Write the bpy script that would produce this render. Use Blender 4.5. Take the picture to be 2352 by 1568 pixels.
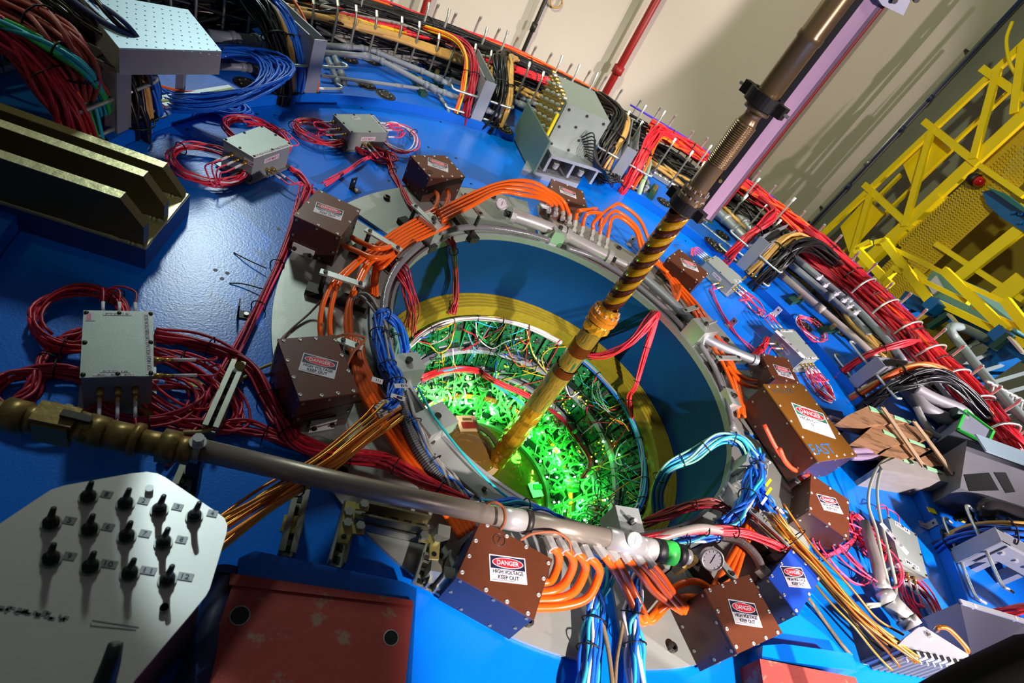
import bpy, math, random
import numpy as np
from mathutils import Matrix, Vector
random.seed(7); RNG=np.random.default_rng(7)
for o in list(bpy.data.objects): bpy.data.objects.remove(o)
SC=bpy.context.scene; COL=SC.collection
# ---------------------------------------------------------------- camera
# frame: z up = away from the endcap plate, origin = centre of the round opening in the plate, metres
FPX=1325.665; CX,CY=1176.,784.
_n=np.array([-879.919,1410.905,FPX]); _n/=np.linalg.norm(_n)
_ex=np.array([1,0,0.])-_n[0]*_n; _ex/=np.linalg.norm(_ex); _ey=np.cross(_n,_ex)
RM=np.array([_ex,-_ey,-_n])
CAM=np.array([-.639*1.5,-1.170*1.5,1.5])
def ray(px,py): return RM@np.array([px-CX,py-CY,FPX])
def P(px,py,h=0.):
    d=ray(px,py); return CAM+d*((h-CAM[2])/d[2])
def PV(px,py,p0,nrm):
    d=ray(px,py); nn=np.array([nrm[0],nrm[1],0.]); return CAM+d*(((np.array([p0[0],p0[1],0.])-CAM)@nn)/(d@nn))
def proj(X):
    c=RM.T@(np.asarray(X,float)-CAM); return np.array([c[0]/c[2]*FPX+CX,c[1]/c[2]*FPX+CY])
cd=bpy.data.cameras.new('camera'); cam=bpy.data.objects.new('camera',cd); COL.objects.link(cam)
cd.sensor_width=36; cd.lens=FPX/2352*36; cd.clip_start=.02; cd.clip_end=100
Rw=Matrix(((RM[0][0],-RM[0][1],-RM[0][2],CAM[0]),(RM[1][0],-RM[1][1],-RM[1][2],CAM[1]),(RM[2][0],-RM[2][1],-RM[2][2],CAM[2]),(0,0,0,1)))
cam.matrix_world=Rw; SC.camera=cam
cd.dof.use_dof=True; cd.dof.focus_distance=2.3; cd.dof.aperture_fstop=5.0
# ---------------------------------------------------------------- light and exposure
vs=SC.view_settings; vs.view_transform='Standard'; vs.look='None'; vs.gamma=1; vs.use_curve_mapping=False; vs.exposure=0.0
wd=bpy.data.worlds.new('world'); SC.world=wd; wd.use_nodes=True
wd.node_tree.nodes['Background'].inputs[0].default_value=(.80,.85,1,1); wd.node_tree.nodes['Background'].inputs[1].default_value=.055
def look(o,to):
    o.rotation_euler=(Vector(to)-o.location).to_track_quat('-Z','Y').to_euler()
def area(name,loc,to,sx,sy,w,col,spread=3.14):
    l=bpy.data.lights.new(name,'AREA'); l.shape='RECTANGLE'; l.size=sx; l.size_y=sy; l.energy=w; l.color=col; l.spread=spread
    o=bpy.data.objects.new(name,l); o.location=loc; COL.objects.link(o); look(o,to); return o
def spot(name,loc,to,ang,w,col,r=.1,blend=.3):
    l=bpy.data.lights.new(name,'SPOT'); l.spot_size=math.radians(ang); l.energy=w; l.color=col; l.shadow_soft_size=r; l.spot_blend=blend
    o=bpy.data.objects.new(name,l); o.location=loc; COL.objects.link(o); look(o,to); return o
def point(name,loc,w,col,r=.05):
    l=bpy.data.lights.new(name,'POINT'); l.energy=w; l.color=col; l.shadow_soft_size=r
    o=bpy.data.objects.new(name,l); o.location=loc; COL.objects.link(o); return o
# hall floodlights: a pinkish white one to the right, a greenish white one beyond the far edge, a warm one at the left; extra fill spots are marked as added
spot('hall_light_right',(2.9,-2.3,2.1),(.95,-.15,0),54,1150,(1,.86,.87),.07,.85)
spot('added_tray_fill',(5.4,-2.0,3.3),(2.7,1.7,.2),44,2600,(1,.88,.90),.12,.7)  # second right-hand spot, added to brighten the trays at the right
area('hall_light_far',(-2.75,4.0,3.6),(-.9,.3,0),.45,.7,55,(.84,1,.94),2.2)
spot('hall_light_left',(-5.2,.4,3.6),(-2.15,.3,.25),17,110,(1,.94,.42),.12,.8)
spot('added_front_fill',(.7,-3.4,2.6),(.52,-1.25,0),38,1600,(1,.88,.86),.05,.35)  # added fill that brightens the front plates and the nearest box
spot('added_panel_fill',(-2.6,3.2,3.4),(-1.07,-1.19,.4),2.7,2600,(.70,.92,1),.03,.35)  # narrow spot added to make the bright patch on the panel corner
spot('added_beam_fill',(1.2,-3.6,2.6),(.12,.12,1.28),24,420,(1,.84,.93),.08,.6)  # added fill for the mauve beam face and the steel tube
spot('added_bore_fill',(.75,-1.5,2.5),(-.16,.05,-.85),13,420,(1,.92,.80),.04,.5)  # added fill for the beige flange deep in the opening
spot('wall_light_right',(6.2,1.5,2.6),(-1.7,6.2,.8),49,1500,(1,.84,.86),.06,.22)
spot('added_wall_patch_fill',(6.17,2.29,2.2),(3.8,6.7,.4),62,260,(1,.80,.80),.03,.5)  # weak spot added for lit patches between the truss shadows
spot('wall_wash_light',(-3.5,-2.0,6.5),(2.5,6.2,.8),62,2700,(.95,1,.66),.25,.7)
# ---------------------------------------------------------------- materials
def lin(c):
    return tuple(((x/255)/12.92 if x/255<=.04045 else ((x/255+.055)/1.055)**2.4) for x in c)
MATS={}
def mat(name,c,rough=.5,metal=0.,noise=.12,nscale=9.,bump=0.,bscale=60.,emit=None,estr=0.,coat=0.,c2=None,c2s=6.,c2t=.55,alpha=1.,trans=0.,ior=1.45,stretch=None,spec=.5):
    if name in MATS: return MATS[name]
    m=bpy.data.materials.new(name); m.use_nodes=True; nt=m.node_tree; b=nt.nodes['Principled BSDF']
    base=(*lin(c),1)
    b.inputs['Roughness'].default_value=rough; b.inputs['Metallic'].default_value=metal; b.inputs['Coat Weight'].default_value=coat
    b.inputs['Specular IOR Level'].default_value=spec; b.inputs['IOR'].default_value=ior
    b.inputs['Transmission Weight'].default_value=trans; b.inputs['Alpha'].default_value=alpha
    tc=nt.nodes.new('ShaderNodeTexCoord'); out=tc.outputs['Object']
    if stretch:
        mp=nt.nodes.new('ShaderNodeMapping'); mp.inputs['Scale'].default_value=stretch; nt.links.new(out,mp.inputs[0]); out=mp.outputs[0]
    nz=nt.nodes.new('ShaderNodeTexNoise'); nz.inputs['Scale'].default_value=nscale; nz.inputs['Detail'].default_value=5
    nt.links.new(out,nz.inputs['Vector'])
    mx=nt.nodes.new('ShaderNodeMix'); mx.data_type='RGBA'
    k=1-noise; k2=1+noise
    mx.inputs['A'].default_value=(base[0]*k,base[1]*k,base[2]*k,1); mx.inputs['B'].default_value=(min(base[0]*k2,1),min(base[1]*k2,1),min(base[2]*k2,1),1)
    nt.links.new(nz.outputs['Fac'],mx.inputs['Factor']); colout=mx.outputs['Result']
    if c2 is not None:
        n2=nt.nodes.new('ShaderNodeTexNoise'); n2.inputs['Scale'].default_value=c2s; n2.inputs['Detail'].default_value=8; n2.inputs['Roughness'].default_value=.65
        nt.links.new(out,n2.inputs['Vector'])
        rp=nt.nodes.new('ShaderNodeValToRGB'); rp.color_ramp.elements[0].position=c2t; rp.color_ramp.elements[1].position=c2t+.06
        nt.links.new(n2.outputs['Fac'],rp.inputs['Fac'])
        m2=nt.nodes.new('ShaderNodeMix'); m2.data_type='RGBA'; m2.inputs['B'].default_value=(*lin(c2),1)
        nt.links.new(colout,m2.inputs['A']); nt.links.new(rp.outputs['Color'],m2.inputs['Factor']); colout=m2.outputs['Result']
    nt.links.new(colout,b.inputs['Base Color'])
    if bump:
        nb=nt.nodes.new('ShaderNodeTexNoise'); nb.inputs['Scale'].default_value=bscale; nb.inputs['Detail'].default_value=3; nt.links.new(out,nb.inputs['Vector'])
        bp=nt.nodes.new('ShaderNodeBump'); bp.inputs['Strength'].default_value=bump; bp.inputs['Distance'].default_value=.004
        nt.links.new(nb.outputs['Fac'],bp.inputs['Height']); nt.links.new(bp.outputs['Normal'],b.inputs['Normal'])
    if emit is not None:
        b.inputs['Emission Color'].default_value=(*lin(emit),1); b.inputs['Emission Strength'].default_value=estr
    MATS[name]=m; return m
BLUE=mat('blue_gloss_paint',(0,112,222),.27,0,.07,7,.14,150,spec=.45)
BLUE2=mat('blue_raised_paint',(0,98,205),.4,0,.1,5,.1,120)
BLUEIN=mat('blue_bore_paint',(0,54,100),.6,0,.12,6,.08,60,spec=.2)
DKBLUE=mat('dark_blue_steel',(22,52,110),.5,0,.15,7)
ALU=mat('brushed_aluminium',(206,212,206),.42,.75,.1,14,.05,200)
ALUP=mat('aluminium_plate',(164,168,160),.45,.55,.12,5,.06,90,stretch=(1,3,1))
ALUD=mat('dull_aluminium',(160,164,170),.5,.6,.12,12)
STEEL=mat('stainless_steel',(186,184,180),.34,.4,.12,20)
ZINC=mat('zinc_channel',(150,152,140),.4,.7,.2,25)
DKST=mat('dark_steel',(58,56,52),.45,.6,.25,18)
BLACK=mat('black_rubber',(16,16,18),.5,0,.2,20)
BLKCAB=mat('black_cable_jacket',(22,22,26),.32,0,.2,20)
GREYCAB=mat('grey_cable_jacket',(150,146,140),.45,0,.1,20)
RED=mat('red_cable_jacket',(228,44,58),.38,0,.12,20)
REDD=mat('crimson_cable_jacket',(176,36,56),.4,0,.14,20)
PINK=mat('pink_red_cable_jacket',(245,66,100),.38,0,.1,20)
ORANGE=mat('orange_hose',(232,92,12),.3,0,.06,14,coat=.3)
ORCAB=mat('orange_cable_jacket',(240,96,36),.4,0,.1,20)
TAN=mat('tan_cable_jacket',(196,152,84),.42,0,.12,20)
BLUCAB=mat('blue_cable_jacket',(22,100,212),.38,0,.12,20)
CYAN=mat('cyan_cable_jacket',(40,170,196),.4,0,.1,20)
WHT=mat('white_cable_jacket',(222,216,220),.4,0,.06,20)
YELCAB=mat('yellow_wire_jacket',(232,190,40),.4,0,.1,20)
GRNCAB=mat('green_wire_jacket',(40,170,80),.4,0,.1,20)
COPPER=mat('copper_tube',(208,128,52),.3,.75,.15,20)
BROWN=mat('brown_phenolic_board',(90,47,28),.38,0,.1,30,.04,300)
BROWNSH=mat('shaded_phenolic_board',(56,30,22),.36,0,.12,30)  # same board as the lids, side shade put into the colour
BLUELIT=mat('blue_lit_phenolic_board',(24,66,168),.35,0,.1,30)  # brown board under blue light, the tint put into its colour
LABW=mat('white_sign',(206,202,206),.4,0,.03)
LABK=mat('navy_sign_ink',(28,30,52),.4,0,.03)
LABR=mat('red_sign_ink',(206,34,48),.4,0,.03)
INK=mat('grey_ink',(70,72,84),.5,0,.03)
BOXM=mat('cast_aluminium_box',(148,157,152),.46,.3,.1,22,.05,220)
BRASS=mat('brass_connector',(190,160,90),.3,.8,.1,20)
PVC=mat('grey_pvc_pipe',(128,134,144),.42,0,.1,12)
CLEARH=mat('clear_ribbed_hose',(112,110,114),.25,0,.1,40,.3,90)
YEL=mat('yellow_paint',(246,214,10),.42,0,.08,6)
YELD=mat('yellow_ring_epoxy',(136,122,26),.42,0,.3,30,.4,160,stretch=(1,1,4))
CREAM=mat('cream_wall_paint',(204,196,182),.85,0,.05,1.5,.05,14)
WOOD=mat('plywood',(150,112,78),.65,0,.2,6,.2,40,stretch=(1,6,14),c2=(112,80,54),c2s=7,c2t=.52)
WOODP=mat('grey_painted_wood',(146,142,136),.6,0,.2,5,.15,30,stretch=(2,9,9))
REDST=mat('red_primer_steel',(158,58,50),.6,0,.2,8,.2,60,c2=(146,112,92),c2s=14,c2t=.57)
RUSTB=mat('bronze_steel_beam',(84,78,48),.38,.35,.2,10,.2,30)
PALEST=mat('pale_lit_steel',(168,164,120),.35,.5,.2,12,.3,40)  # pale steel; on the rib edges it paints their light
PINKWD=mat('mauve_painted_beam',(186,150,176),.5,0,.12,6,.1,40,stretch=(8,8,1))
REDP=mat('red_pipe_paint',(150,30,26),.45,0,.1,8)
GREENB=mat('green_edge_plastic',(50,190,70),.45,0,.08,8)
DKGRN=mat('dark_green_strut',(20,66,52),.5,0,.12,8)
KAPT=mat('kapton_tape',(190,142,14),.16,.25,.1,12,.1,60,coat=.5)
KAPD=mat('dark_kapton_tape',(84,42,14),.16,.3,.15,12,.1,60,coat=.5)
FOIL=mat('amber_crinkled_foil',(196,146,34),.15,.55,.25,20,.9,38,coat=.3)
AMBER=mat('amber_mirror_film',(138,106,44),.07,.6,.08,5)
PCB=mat('green_circuit_board',(14,104,52),.4,0,.3,40,.2,120)
PCBD=mat('dark_circuit_board',(10,44,30),.4,0,.3,40)
GWIRE=mat('green_lit_ribbon',(120,235,130),.35,0,.2,14)  # green lamp glow put into the ribbon colour
CHIP=mat('black_chip',(18,20,20),.4,0,.1)
LEDG=mat('green_led_lens',(60,255,90),.3,emit=(40,255,80),estr=14.)
LEDW=mat('white_green_led_lens',(200,255,215),.3,emit=(190,255,200),estr=16.)
LEDY=mat('yellow_led_lens',(240,240,60),.3,emit=(240,235,40),estr=5.)
BEIGE=mat('beige_flange',(222,186,140),.5,0,.06)
GLASSR=mat('red_lens',(170,10,20),.15,0,.05,coat=.6)
LIME=mat('lime_label',(190,210,20),.45,0,.06)
CLEARP=mat('clear_tag_plastic',(200,204,200),.2,0,.04)
CONC=mat('grey_hall_concrete',(120,122,112),.8,0,.1,3)
NAVY=mat('navy_paint_and_shade',(30,44,84),.5,0,.1,8)  # box sides: shade and blue reflection put into it; elsewhere own navy
# ---------------------------------------------------------------- mesh helpers
def crom(pts,n):
    pts=[np.asarray(p,float) for p in pts]
    if len(pts)==2: return np.array([pts[0]+(pts[1]-pts[0])*t for t in np.linspace(0,1,n)])
    q=[2*pts[0]-pts[1]]+pts+[2*pts[-1]-pts[-2]]; m=len(pts)-1; out=[]
    for t in np.linspace(0,m,n):
        i=min(int(t),m-1); u=t-i; a,b,c,d=q[i],q[i+1],q[i+2],q[i+3]
        out.append(.5*((2*b)+(-a+c)*u+(2*a-5*b+4*c-d)*u*u+(-a+3*b-3*c+d)*u**3))
    return np.array(out)
def frames(path):
    T=np.gradient(path,axis=0); T/=np.linalg.norm(T,axis=1)[:,None]+1e-12
    up=np.array([0,0,1.]) if abs(T[0][2])<.9 else np.array([1.,0,0])
    N=[];v=up-T[0]*(up@T[0]); v/=np.linalg.norm(v); N.append(v)
    for t in T[1:]:
        v=N[-1]-t*(N[-1]@t); v/=np.linalg.norm(v)+1e-12; N.append(v)
    N=np.array(N); return T,N,np.cross(T,N)
class MB:
    def __init__(s): s.v=[]; s.f=[]
    def add(s,v,f):
        k=len(s.v); s.v.extend([tuple(x) for x in v]); s.f.extend([tuple(i+k for i in g) for g in f]); return s
    def box8(s,c):  # 8 corners: bottom 4 then top 4
        return s.add(c,[(3,2,1,0),(4,5,6,7),(0,1,5,4),(1,2,6,5),(2,3,7,6),(3,0,4,7)])
    def box(s,c,sx,sy,sz,X=(1,0,0),Y=(0,1,0),Z=(0,0,1)):
        c=np.asarray(c,float);X=np.asarray(X,float)*sx/2;Y=np.asarray(Y,float)*sy/2;Z=np.asarray(Z,float)*sz/2
        return s.box8([c-X-Y-Z,c+X-Y-Z,c+X+Y-Z,c-X+Y-Z,c-X-Y+Z,c+X-Y+Z,c+X+Y+Z,c-X+Y+Z])
    def bar(s,a,b,w,t,up=(0,0,1)):
        a=np.asarray(a,float);b=np.asarray(b,float);d=b-a;L=np.linalg.norm(d);d/=L;u=np.asarray(up,float)
        if abs(u@d)>.98: u=np.array([1.,0,0])
        y=np.cross(u,d);y/=np.linalg.norm(y);z=np.cross(d,y); return s.box((a+b)/2,L,w,t,d,y,z)
    def prism(s,poly,z0,z1):  # poly: list of xy(z) ccw or not
        n=len(poly); A=sum(poly[i][0]*poly[(i+1)%n][1]-poly[(i+1)%n][0]*poly[i][1] for i in range(n))
        if A<0: poly=poly[::-1]
        v=[(p[0],p[1],z0) for p in poly]+[(p[0],p[1],z1) for p in poly]
        return s.add(v,[tuple(range(n))[::-1],tuple(range(n,2*n))]+[(i,(i+1)%n,n+(i+1)%n,n+i) for i in range(n)])
    def sheet(s,poly,off):  # any planar 3d polygon extruded by the vector off
        n=len(poly); poly=[np.asarray(p,float) for p in poly]; nn=sum((np.cross(poly[i],poly[(i+1)%n]) for i in range(n)),np.zeros(3)); off=np.asarray(off,float)
        if nn@off<0: poly=poly[::-1]
        v=poly+[p+off for p in poly]
        return s.add(v,[tuple(range(n))[::-1],tuple(range(n,2*n))]+[(i,(i+1)%n,n+(i+1)%n,n+i) for i in range(n)])
    def tube(s,path,r,n=8,cap=True):
        path=np.asarray(path,float); T,N,B=frames(path); m=len(path); r=np.broadcast_to(np.asarray(r,float),(m,))
        a=np.linspace(0,2*np.pi,n,endpoint=False)
        V=path[:,None,:]+r[:,None,None]*(np.cos(a)[None,:,None]*N[:,None,:]+np.sin(a)[None,:,None]*B[:,None,:])
        F=[(i*n+j,i*n+(j+1)%n,(i+1)*n+(j+1)%n,(i+1)*n+j) for i in range(m-1) for j in range(n)]
        if cap: F+= [tuple(range(n))[::-1],tuple(range((m-1)*n,m*n))]
        return s.add(V.reshape(-1,3),F)
    def cyl(s,a,b,r,n=12,r2=None): return s.tube([a,b],[r,r if r2 is None else r2],n)
    def lathe(s,prof,n=48,c=(0,0,0),a0=0.,a1=2*np.pi):  # prof: (r,z)
        full=abs(a1-a0)>6.28; k=n if full else n+1; m=len(prof)
        A=a0+(a1-a0)*np.arange(k)/n
        V=[(c[0]+r*math.cos(t),c[1]+r*math.sin(t),c[2]+z) for t in A for r,z in prof]
        F=[(i*m+j,((i+1)%k)*m+j,((i+1)%k)*m+j+1,i*m+j+1) for i in range(n) for j in range(m-1)]
        return s.add(V,F)
    def ringbox(s,r0,r1,z0,z1,n=96,a0=0.,a1=2*np.pi,c=(0,0,0)):
        s.lathe([(r0,z0),(r1,z0),(r1,z1),(r0,z1),(r0,z0)],n,c,a0,a1)
        if abs(a1-a0)<6.28:
            for t in (a0,a1):
                q=[(c[0]+r*math.cos(t),c[1]+r*math.sin(t),c[2]+z) for r,z in ((r0,z0),(r1,z0),(r1,z1),(r0,z1))]
                s.add(q,[(0,1,2,3) if t==a0 else (3,2,1,0)])
        return s
    def sph(s,c,r,n=8,m=5):
        return s.lathe([(r*math.sin(math.pi*i/m)+1e-5,-r*math.cos(math.pi*i/m)) for i in range(m+1)],n,c)
    def disc(s,c,X,Y,rx,ry,nrm,t,n=20):
        c=np.asarray(c,float);X=np.asarray(X);Y=np.asarray(Y)
        return s.sheet([c+X*rx*math.cos(a)+Y*ry*math.sin(a) for a in np.linspace(0,2*np.pi,n,endpoint=False)],np.asarray(nrm)*t)
WL={}
def link(o,parent=None,loc=(0,0,0)):
    COL.objects.link(o)
    if parent is not None:
        o.parent=parent; WL[o.name]=WL[parent.name]
    else:
        o.location=loc; WL[o.name]=np.asarray(loc,float)
    return o
def thing(name,label,cat,loc=(0,0,0),group=None):
    o=bpy.data.objects.new(name,None); o.empty_display_size=.05; link(o,None,tuple(float(x) for x in loc)); o['label']=label; o['category']=cat
    if group: o['group']=group
    return o
def build(name,mb,m,parent=None,smooth=False,label=None,cat=None,group=None,kind=None):
    me=bpy.data.meshes.new(name)
    base=WL[parent.name] if parent is not None else (np.array(mb.v).mean(axis=0)*np.array([1,1,0])+np.array([0,0,np.array(mb.v)[:,2].min()]) if cat else np.zeros(3))
    me.from_pydata((np.array(mb.v)-base).tolist(),[],mb.f); me.materials.append(m)
    if smooth:
        me.polygons.foreach_set('use_smooth',[True]*len(me.polygons))
    o=bpy.data.objects.new(name,me); link(o,parent,tuple(base))
    if label: o['label']=label
    if cat: o['category']=cat
    if group: o['group']=group
    if kind: o['kind']=kind
    return o
_TX={}
def textgeo(s,bold=0.):
    k=(s,bold)
    if k in _TX: return _TX[k]
    cu=bpy.data.curves.new('t','FONT'); cu.body=s; cu.align_x='CENTER'; cu.align_y='CENTER'; cu.size=1; cu.offset=bold; cu.resolution_u=3
    o=bpy.data.objects.new('t',cu); COL.objects.link(o); dg=bpy.context.evaluated_depsgraph_get(); dg.update()
    me=bpy.data.meshes.new_from_object(o.evaluated_get(dg)); v=np.array([x.co[:] for x in me.vertices]); f=[tuple(p.vertices) for p in me.polygons]
    bpy.data.objects.remove(o); bpy.data.curves.remove(cu); bpy.data.meshes.remove(me)
    lo,hi=v.min(0),v.max(0); v=v-(lo+hi)/2; _TX[k]=(v,f,hi[0]-lo[0],hi[1]-lo[1]); return _TX[k]
def text(mb,s,c,X,Y,w,h,nrm,lift=.0006,bold=0.):
    v,f,W,H=textgeo(s,bold); c=np.asarray(c,float)+np.asarray(nrm)*lift
    return mb.add([c+np.asarray(X)*(p[0]*w/W)+np.asarray(Y)*(p[1]*h/H) for p in v],f)
def unit(v): v=np.asarray(v,float); return v/np.linalg.norm(v)
def corners(q):  # centre, x axis, y axis, normal, width, height of a four corner patch TL TR BR BL
    q=[np.asarray(p,float) for p in q]; c=sum(q)/4; x=(q[1]-q[0])+(q[2]-q[3]); w=np.linalg.norm(x)/2; X=unit(x)
    y=(q[0]-q[3])+(q[1]-q[2]); y=y-X*(y@X); h=np.linalg.norm(y)/2; Y=unit(y); return c,X,Y,np.cross(X,Y),w,h
# ---------------------------------------------------------------- cables
def bundle(name,label,pts,n,r,R,mats,ties=(),cat='cable bundle',group=None,Rz=None,seg=None,wob=1.,sides=6,part='cable',tiemat=None,seed=None,fray=0.,thick=1.):
    """a tied bundle: every strand is a part, the ties are parts"""
    rg=np.random.default_rng(seed if seed is not None else abs(hash(label))%99991 if False else sum(map(ord,label)))
    seg=seg or max(10,6*len(pts)); path=crom(pts,seg); T,N,B=frames(path)
    t=thing(name,label,cat,(path[0][0],path[0][1],path[:,2].min()),group); Rz=R if Rz is None else Rz
    s=np.linspace(0,1,seg); ms=mats if isinstance(mats,(list,tuple)) else [mats]
    flare=1+fray*np.abs(2*s-1)**3
    for i in range(n):
        rho=math.sqrt(rg.random()) if n>1 else 0.; a=rg.random()*6.283+ (i*2.4); tw=(rg.random()-.5)*3.*wob
        ph=rg.random(3)*6.28; aa=a+tw*s*2+.4*wob*np.sin(3*s*3.14+ph[0]); rr=rho*(1+.22*wob*np.sin(5*s*3.14+ph[1]))*flare
        H=np.cos(aa)*rr*R; V=np.sin(aa)*rr*Rz
        # N is the up-ish frame axis
        pth=path+B*H[:,None]+N*V[:,None]
        mb=MB().tube(pth,r*thick,sides); build(part,mb,ms[i%len(ms)],t,True)
    for q in ties:
        k=min(seg-2,max(1,int(q*(seg-1)))); a=np.linspace(0,6.2832,15)
        f=flare[k]; ring=path[k]+np.outer(np.cos(a),B[k])*(R*f+r*1.3)+np.outer(np.sin(a),N[k])*(Rz*f+r*1.3)
        build('cable_tie',MB().tube(ring,max(.0022,r*.45),5,False),tiemat or BLACK,t,True)
    return t
def cable(name,label,pts,r,m,seg=None,cat='cable',group=None,sides=8):
    return build(name,MB().tube(crom(pts,seg or max(12,8*len(pts))),r,sides),m,None,True,label,cat,group)
def px(*q): return [P(*p) for p in q]
# ================================================================ setting: endcap plate, bore, raised ring, hall
PI2=2*math.pi
def ang(p): return math.atan2(p[1],p[0])
RIM=.79; RD=1.945
def struct(name,mb,m,label,cat,smooth=False,parent=None):
    o=build(name,mb,m,parent,smooth,label,cat); o['kind']='structure'; return o
b=MB().lathe([(RD,-.09),(RD,0),(RIM+.002,0)],160); dp=struct('endcap_plate',b,BLUE,'broad glossy blue steel disc that carries all the boxes round the opening','steel plate')
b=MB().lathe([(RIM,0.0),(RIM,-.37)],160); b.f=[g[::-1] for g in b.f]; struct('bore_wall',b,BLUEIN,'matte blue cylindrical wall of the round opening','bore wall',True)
# raised outer ring with round bolt pockets: black discs on the top face, recess shade put into the colour
ZR=.055; R2=2.72
pock=[(567,193),(885,218),(840,195),(800,135),(855,140),(1160,297),(1140,265),(1635,557),(1660,540),(1846,746),(1878,742),(1926,760),(1526,465),(1648,570)]
pk=[]
for q in pock:
    c=P(q[0],q[1],ZR)
    pk.append(c[:2])
b=MB().lathe([(RD+.004,-.09),(RD+.004,ZR),(R2,ZR),(R2,-.09)],180); ring=struct('raised_outer_ring',b,BLUE2,'raised blue ring with bolt pockets round the blue disc','steel ring')
for c in pk:
    m=MB(); m.lathe([(.062,.001),(.056,.004),(.050,.001),(.048,.0012),(.0005,.0012)],24,(c[0],c[1],ZR)); t=build('bolt_pocket',m,BLACK,ring,True)
    m=MB(); m.lathe([(.040,.0015),(.040,.006),(.030,.007),(.026,.003),(.0005,.003)],20,(c[0],c[1],ZR)); build('bolt_head',m,DKST,t)
    m=MB()
    for k in range(6):
        a=k*1.047; m.cyl((c[0]+.034*math.cos(a),c[1]+.034*math.sin(a),ZR+.006),(c[0]+.034*math.cos(a),c[1]+.034*math.sin(a),ZR+.0085),.004,6)
    o=build('bolt_circle',m,STEEL,t); o['kind']='stuff'
# small tapped holes scattered over the disc
hm=[(430,297),(590,262),(830,248),(855,263),(1012,280),(984,338),(1047,363),(1082,422),(1170,442),(1285,405),(893,415),(640,526),(1575,553),(1350,514),(875,283),(495,620),(510,640),(522,627),(1835,1095),(2170,1374),(1780,650)]
m=MB()
for q in hm:
    c=P(*q); m.lathe([(.0075,.0008),(.0005,.0008)],10,(c[0],c[1],0))
o=build('tapped_hole',m,BLACK,dp); o['kind']='stuff'
# hall
D=unit(np.array([math.cos(math.radians(95.82)),math.sin(math.radians(95.82)),0])); E=np.array([D[1],-D[0],0])   # E points to the right
w0=CAM+D*8.0; corner=PV(1868,520,w0,D); corner[2]=0
def vwall(a,b2,z0,z1,t,nrm):
    a=np.array([a[0],a[1],z0]);b2=np.array([b2[0],b2[1],z0]); up=np.array([0,0,z1-z0]); return MB().sheet([a,b2,b2+up,a+up],np.asarray(nrm)*t)
wl=corner-E*14
struct('wall_back',vwall(wl,corner,-2.2,4.5,.15,D),CREAM,'cream painted hall wall behind the cable ring','wall')
struct('wall_right',vwall(corner,corner-D*14,-2.2,4.5,.15,E),CONC,'grey hall wall behind the yellow walkway','wall')
struct('floor',MB().sheet([wl+[0,0,-2.2],corner+[0,0,-2.2],corner-D*14+[0,0,-2.2],wl-D*14+[0,0,-2.2]],(0,0,-.1)),CONC,'grey hall ground far below the machine','floor')
def wallpipe(name,label,q0,q1,r,m,off,cat='pipe',joints=()):
    p0=CAM+D*(8-off); a=PV(*q0,p0,D); b_=PV(*q1,p0,D); mid=(a+b_)/2
    x=mid.copy(); lo=min(a[2],b_[2])-1.6; hi=max(a[2],b_[2])+1.4
    t=thing(name,label,cat,(x[0],x[1],lo)); build('pipe_run',MB().cyl((x[0],x[1],lo),(x[0],x[1],hi),r,14),m,t,True)
    for j in joints:
        z=PV(*j,p0,D)[2]; build('coupling',MB().cyl((x[0],x[1],z-.05),(x[0],x[1],z+.05),r*1.45,14),m,t,True)
    for z in (lo+.4,lo+1.5,hi-.4): build('wall_clip',MB().bar((x[0],x[1],z),(x[0]+D[0]*off,x[1]+D[1]*off,z),.03,.03),DKST,t)
wallpipe('red_wall_pipe','red pipe with a coupling on the cream wall left of the long beam',(1510,0),(1385,220),.052,REDP,.18,joints=[(1419,160)])
wallpipe('red_wall_pipe','short visible red pipe on the cream wall at the top left',(987,0),(967,34),.045,REDP,.18)
wallpipe('red_wall_pipe','red pipe on the cream wall along the right edge of the mauve beam',(2005,40),(1712,410),.04,REDP,.18)
wallpipe('dark_conduit','thin dark conduit on the cream wall above the red cable bundle',(1253,0),(1195,132),.026,DKST,.12,'conduit',joints=[(1226,62)])
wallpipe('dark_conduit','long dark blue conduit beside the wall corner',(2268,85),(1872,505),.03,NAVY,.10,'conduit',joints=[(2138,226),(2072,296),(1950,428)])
wallpipe('grey_conduit','thin grey conduit pair with a junction on the shadowed wall',(2090,270),(1900,470),.018,ZINC,.10,'conduit',joints=[(1968,362)])
cb=MB(); p=PV(1278,3,CAM+D*7.95,D)
a=np.linspace(0,PI2,22); cb.tube(np.array([p+E*.075*math.cos(t)+np.array([0,0,.075])*math.sin(t) for t in a]),.012,6); build('cable_loop',cb,TAN,None,True,'small cream cable loop hung on the cream wall at the top','cable loop')
# ================================================================ yellow inner ring (laminated)
t=thing('laminated_ring','yellow green laminated ring at the foot of the blue bore','ring',(0,0,-.40))
zz=-.365
for k in range(9):
    r1=RIM-.002-k*.0105; build('laminate',MB().lathe([(r1,zz-.10),(r1,zz-(k%2)*.003-.0012*k),(r1-.0095,zz-(k%2)*.003-.0012*k),(r1-.0095,zz-.10)],140),YELD,t)
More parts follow.
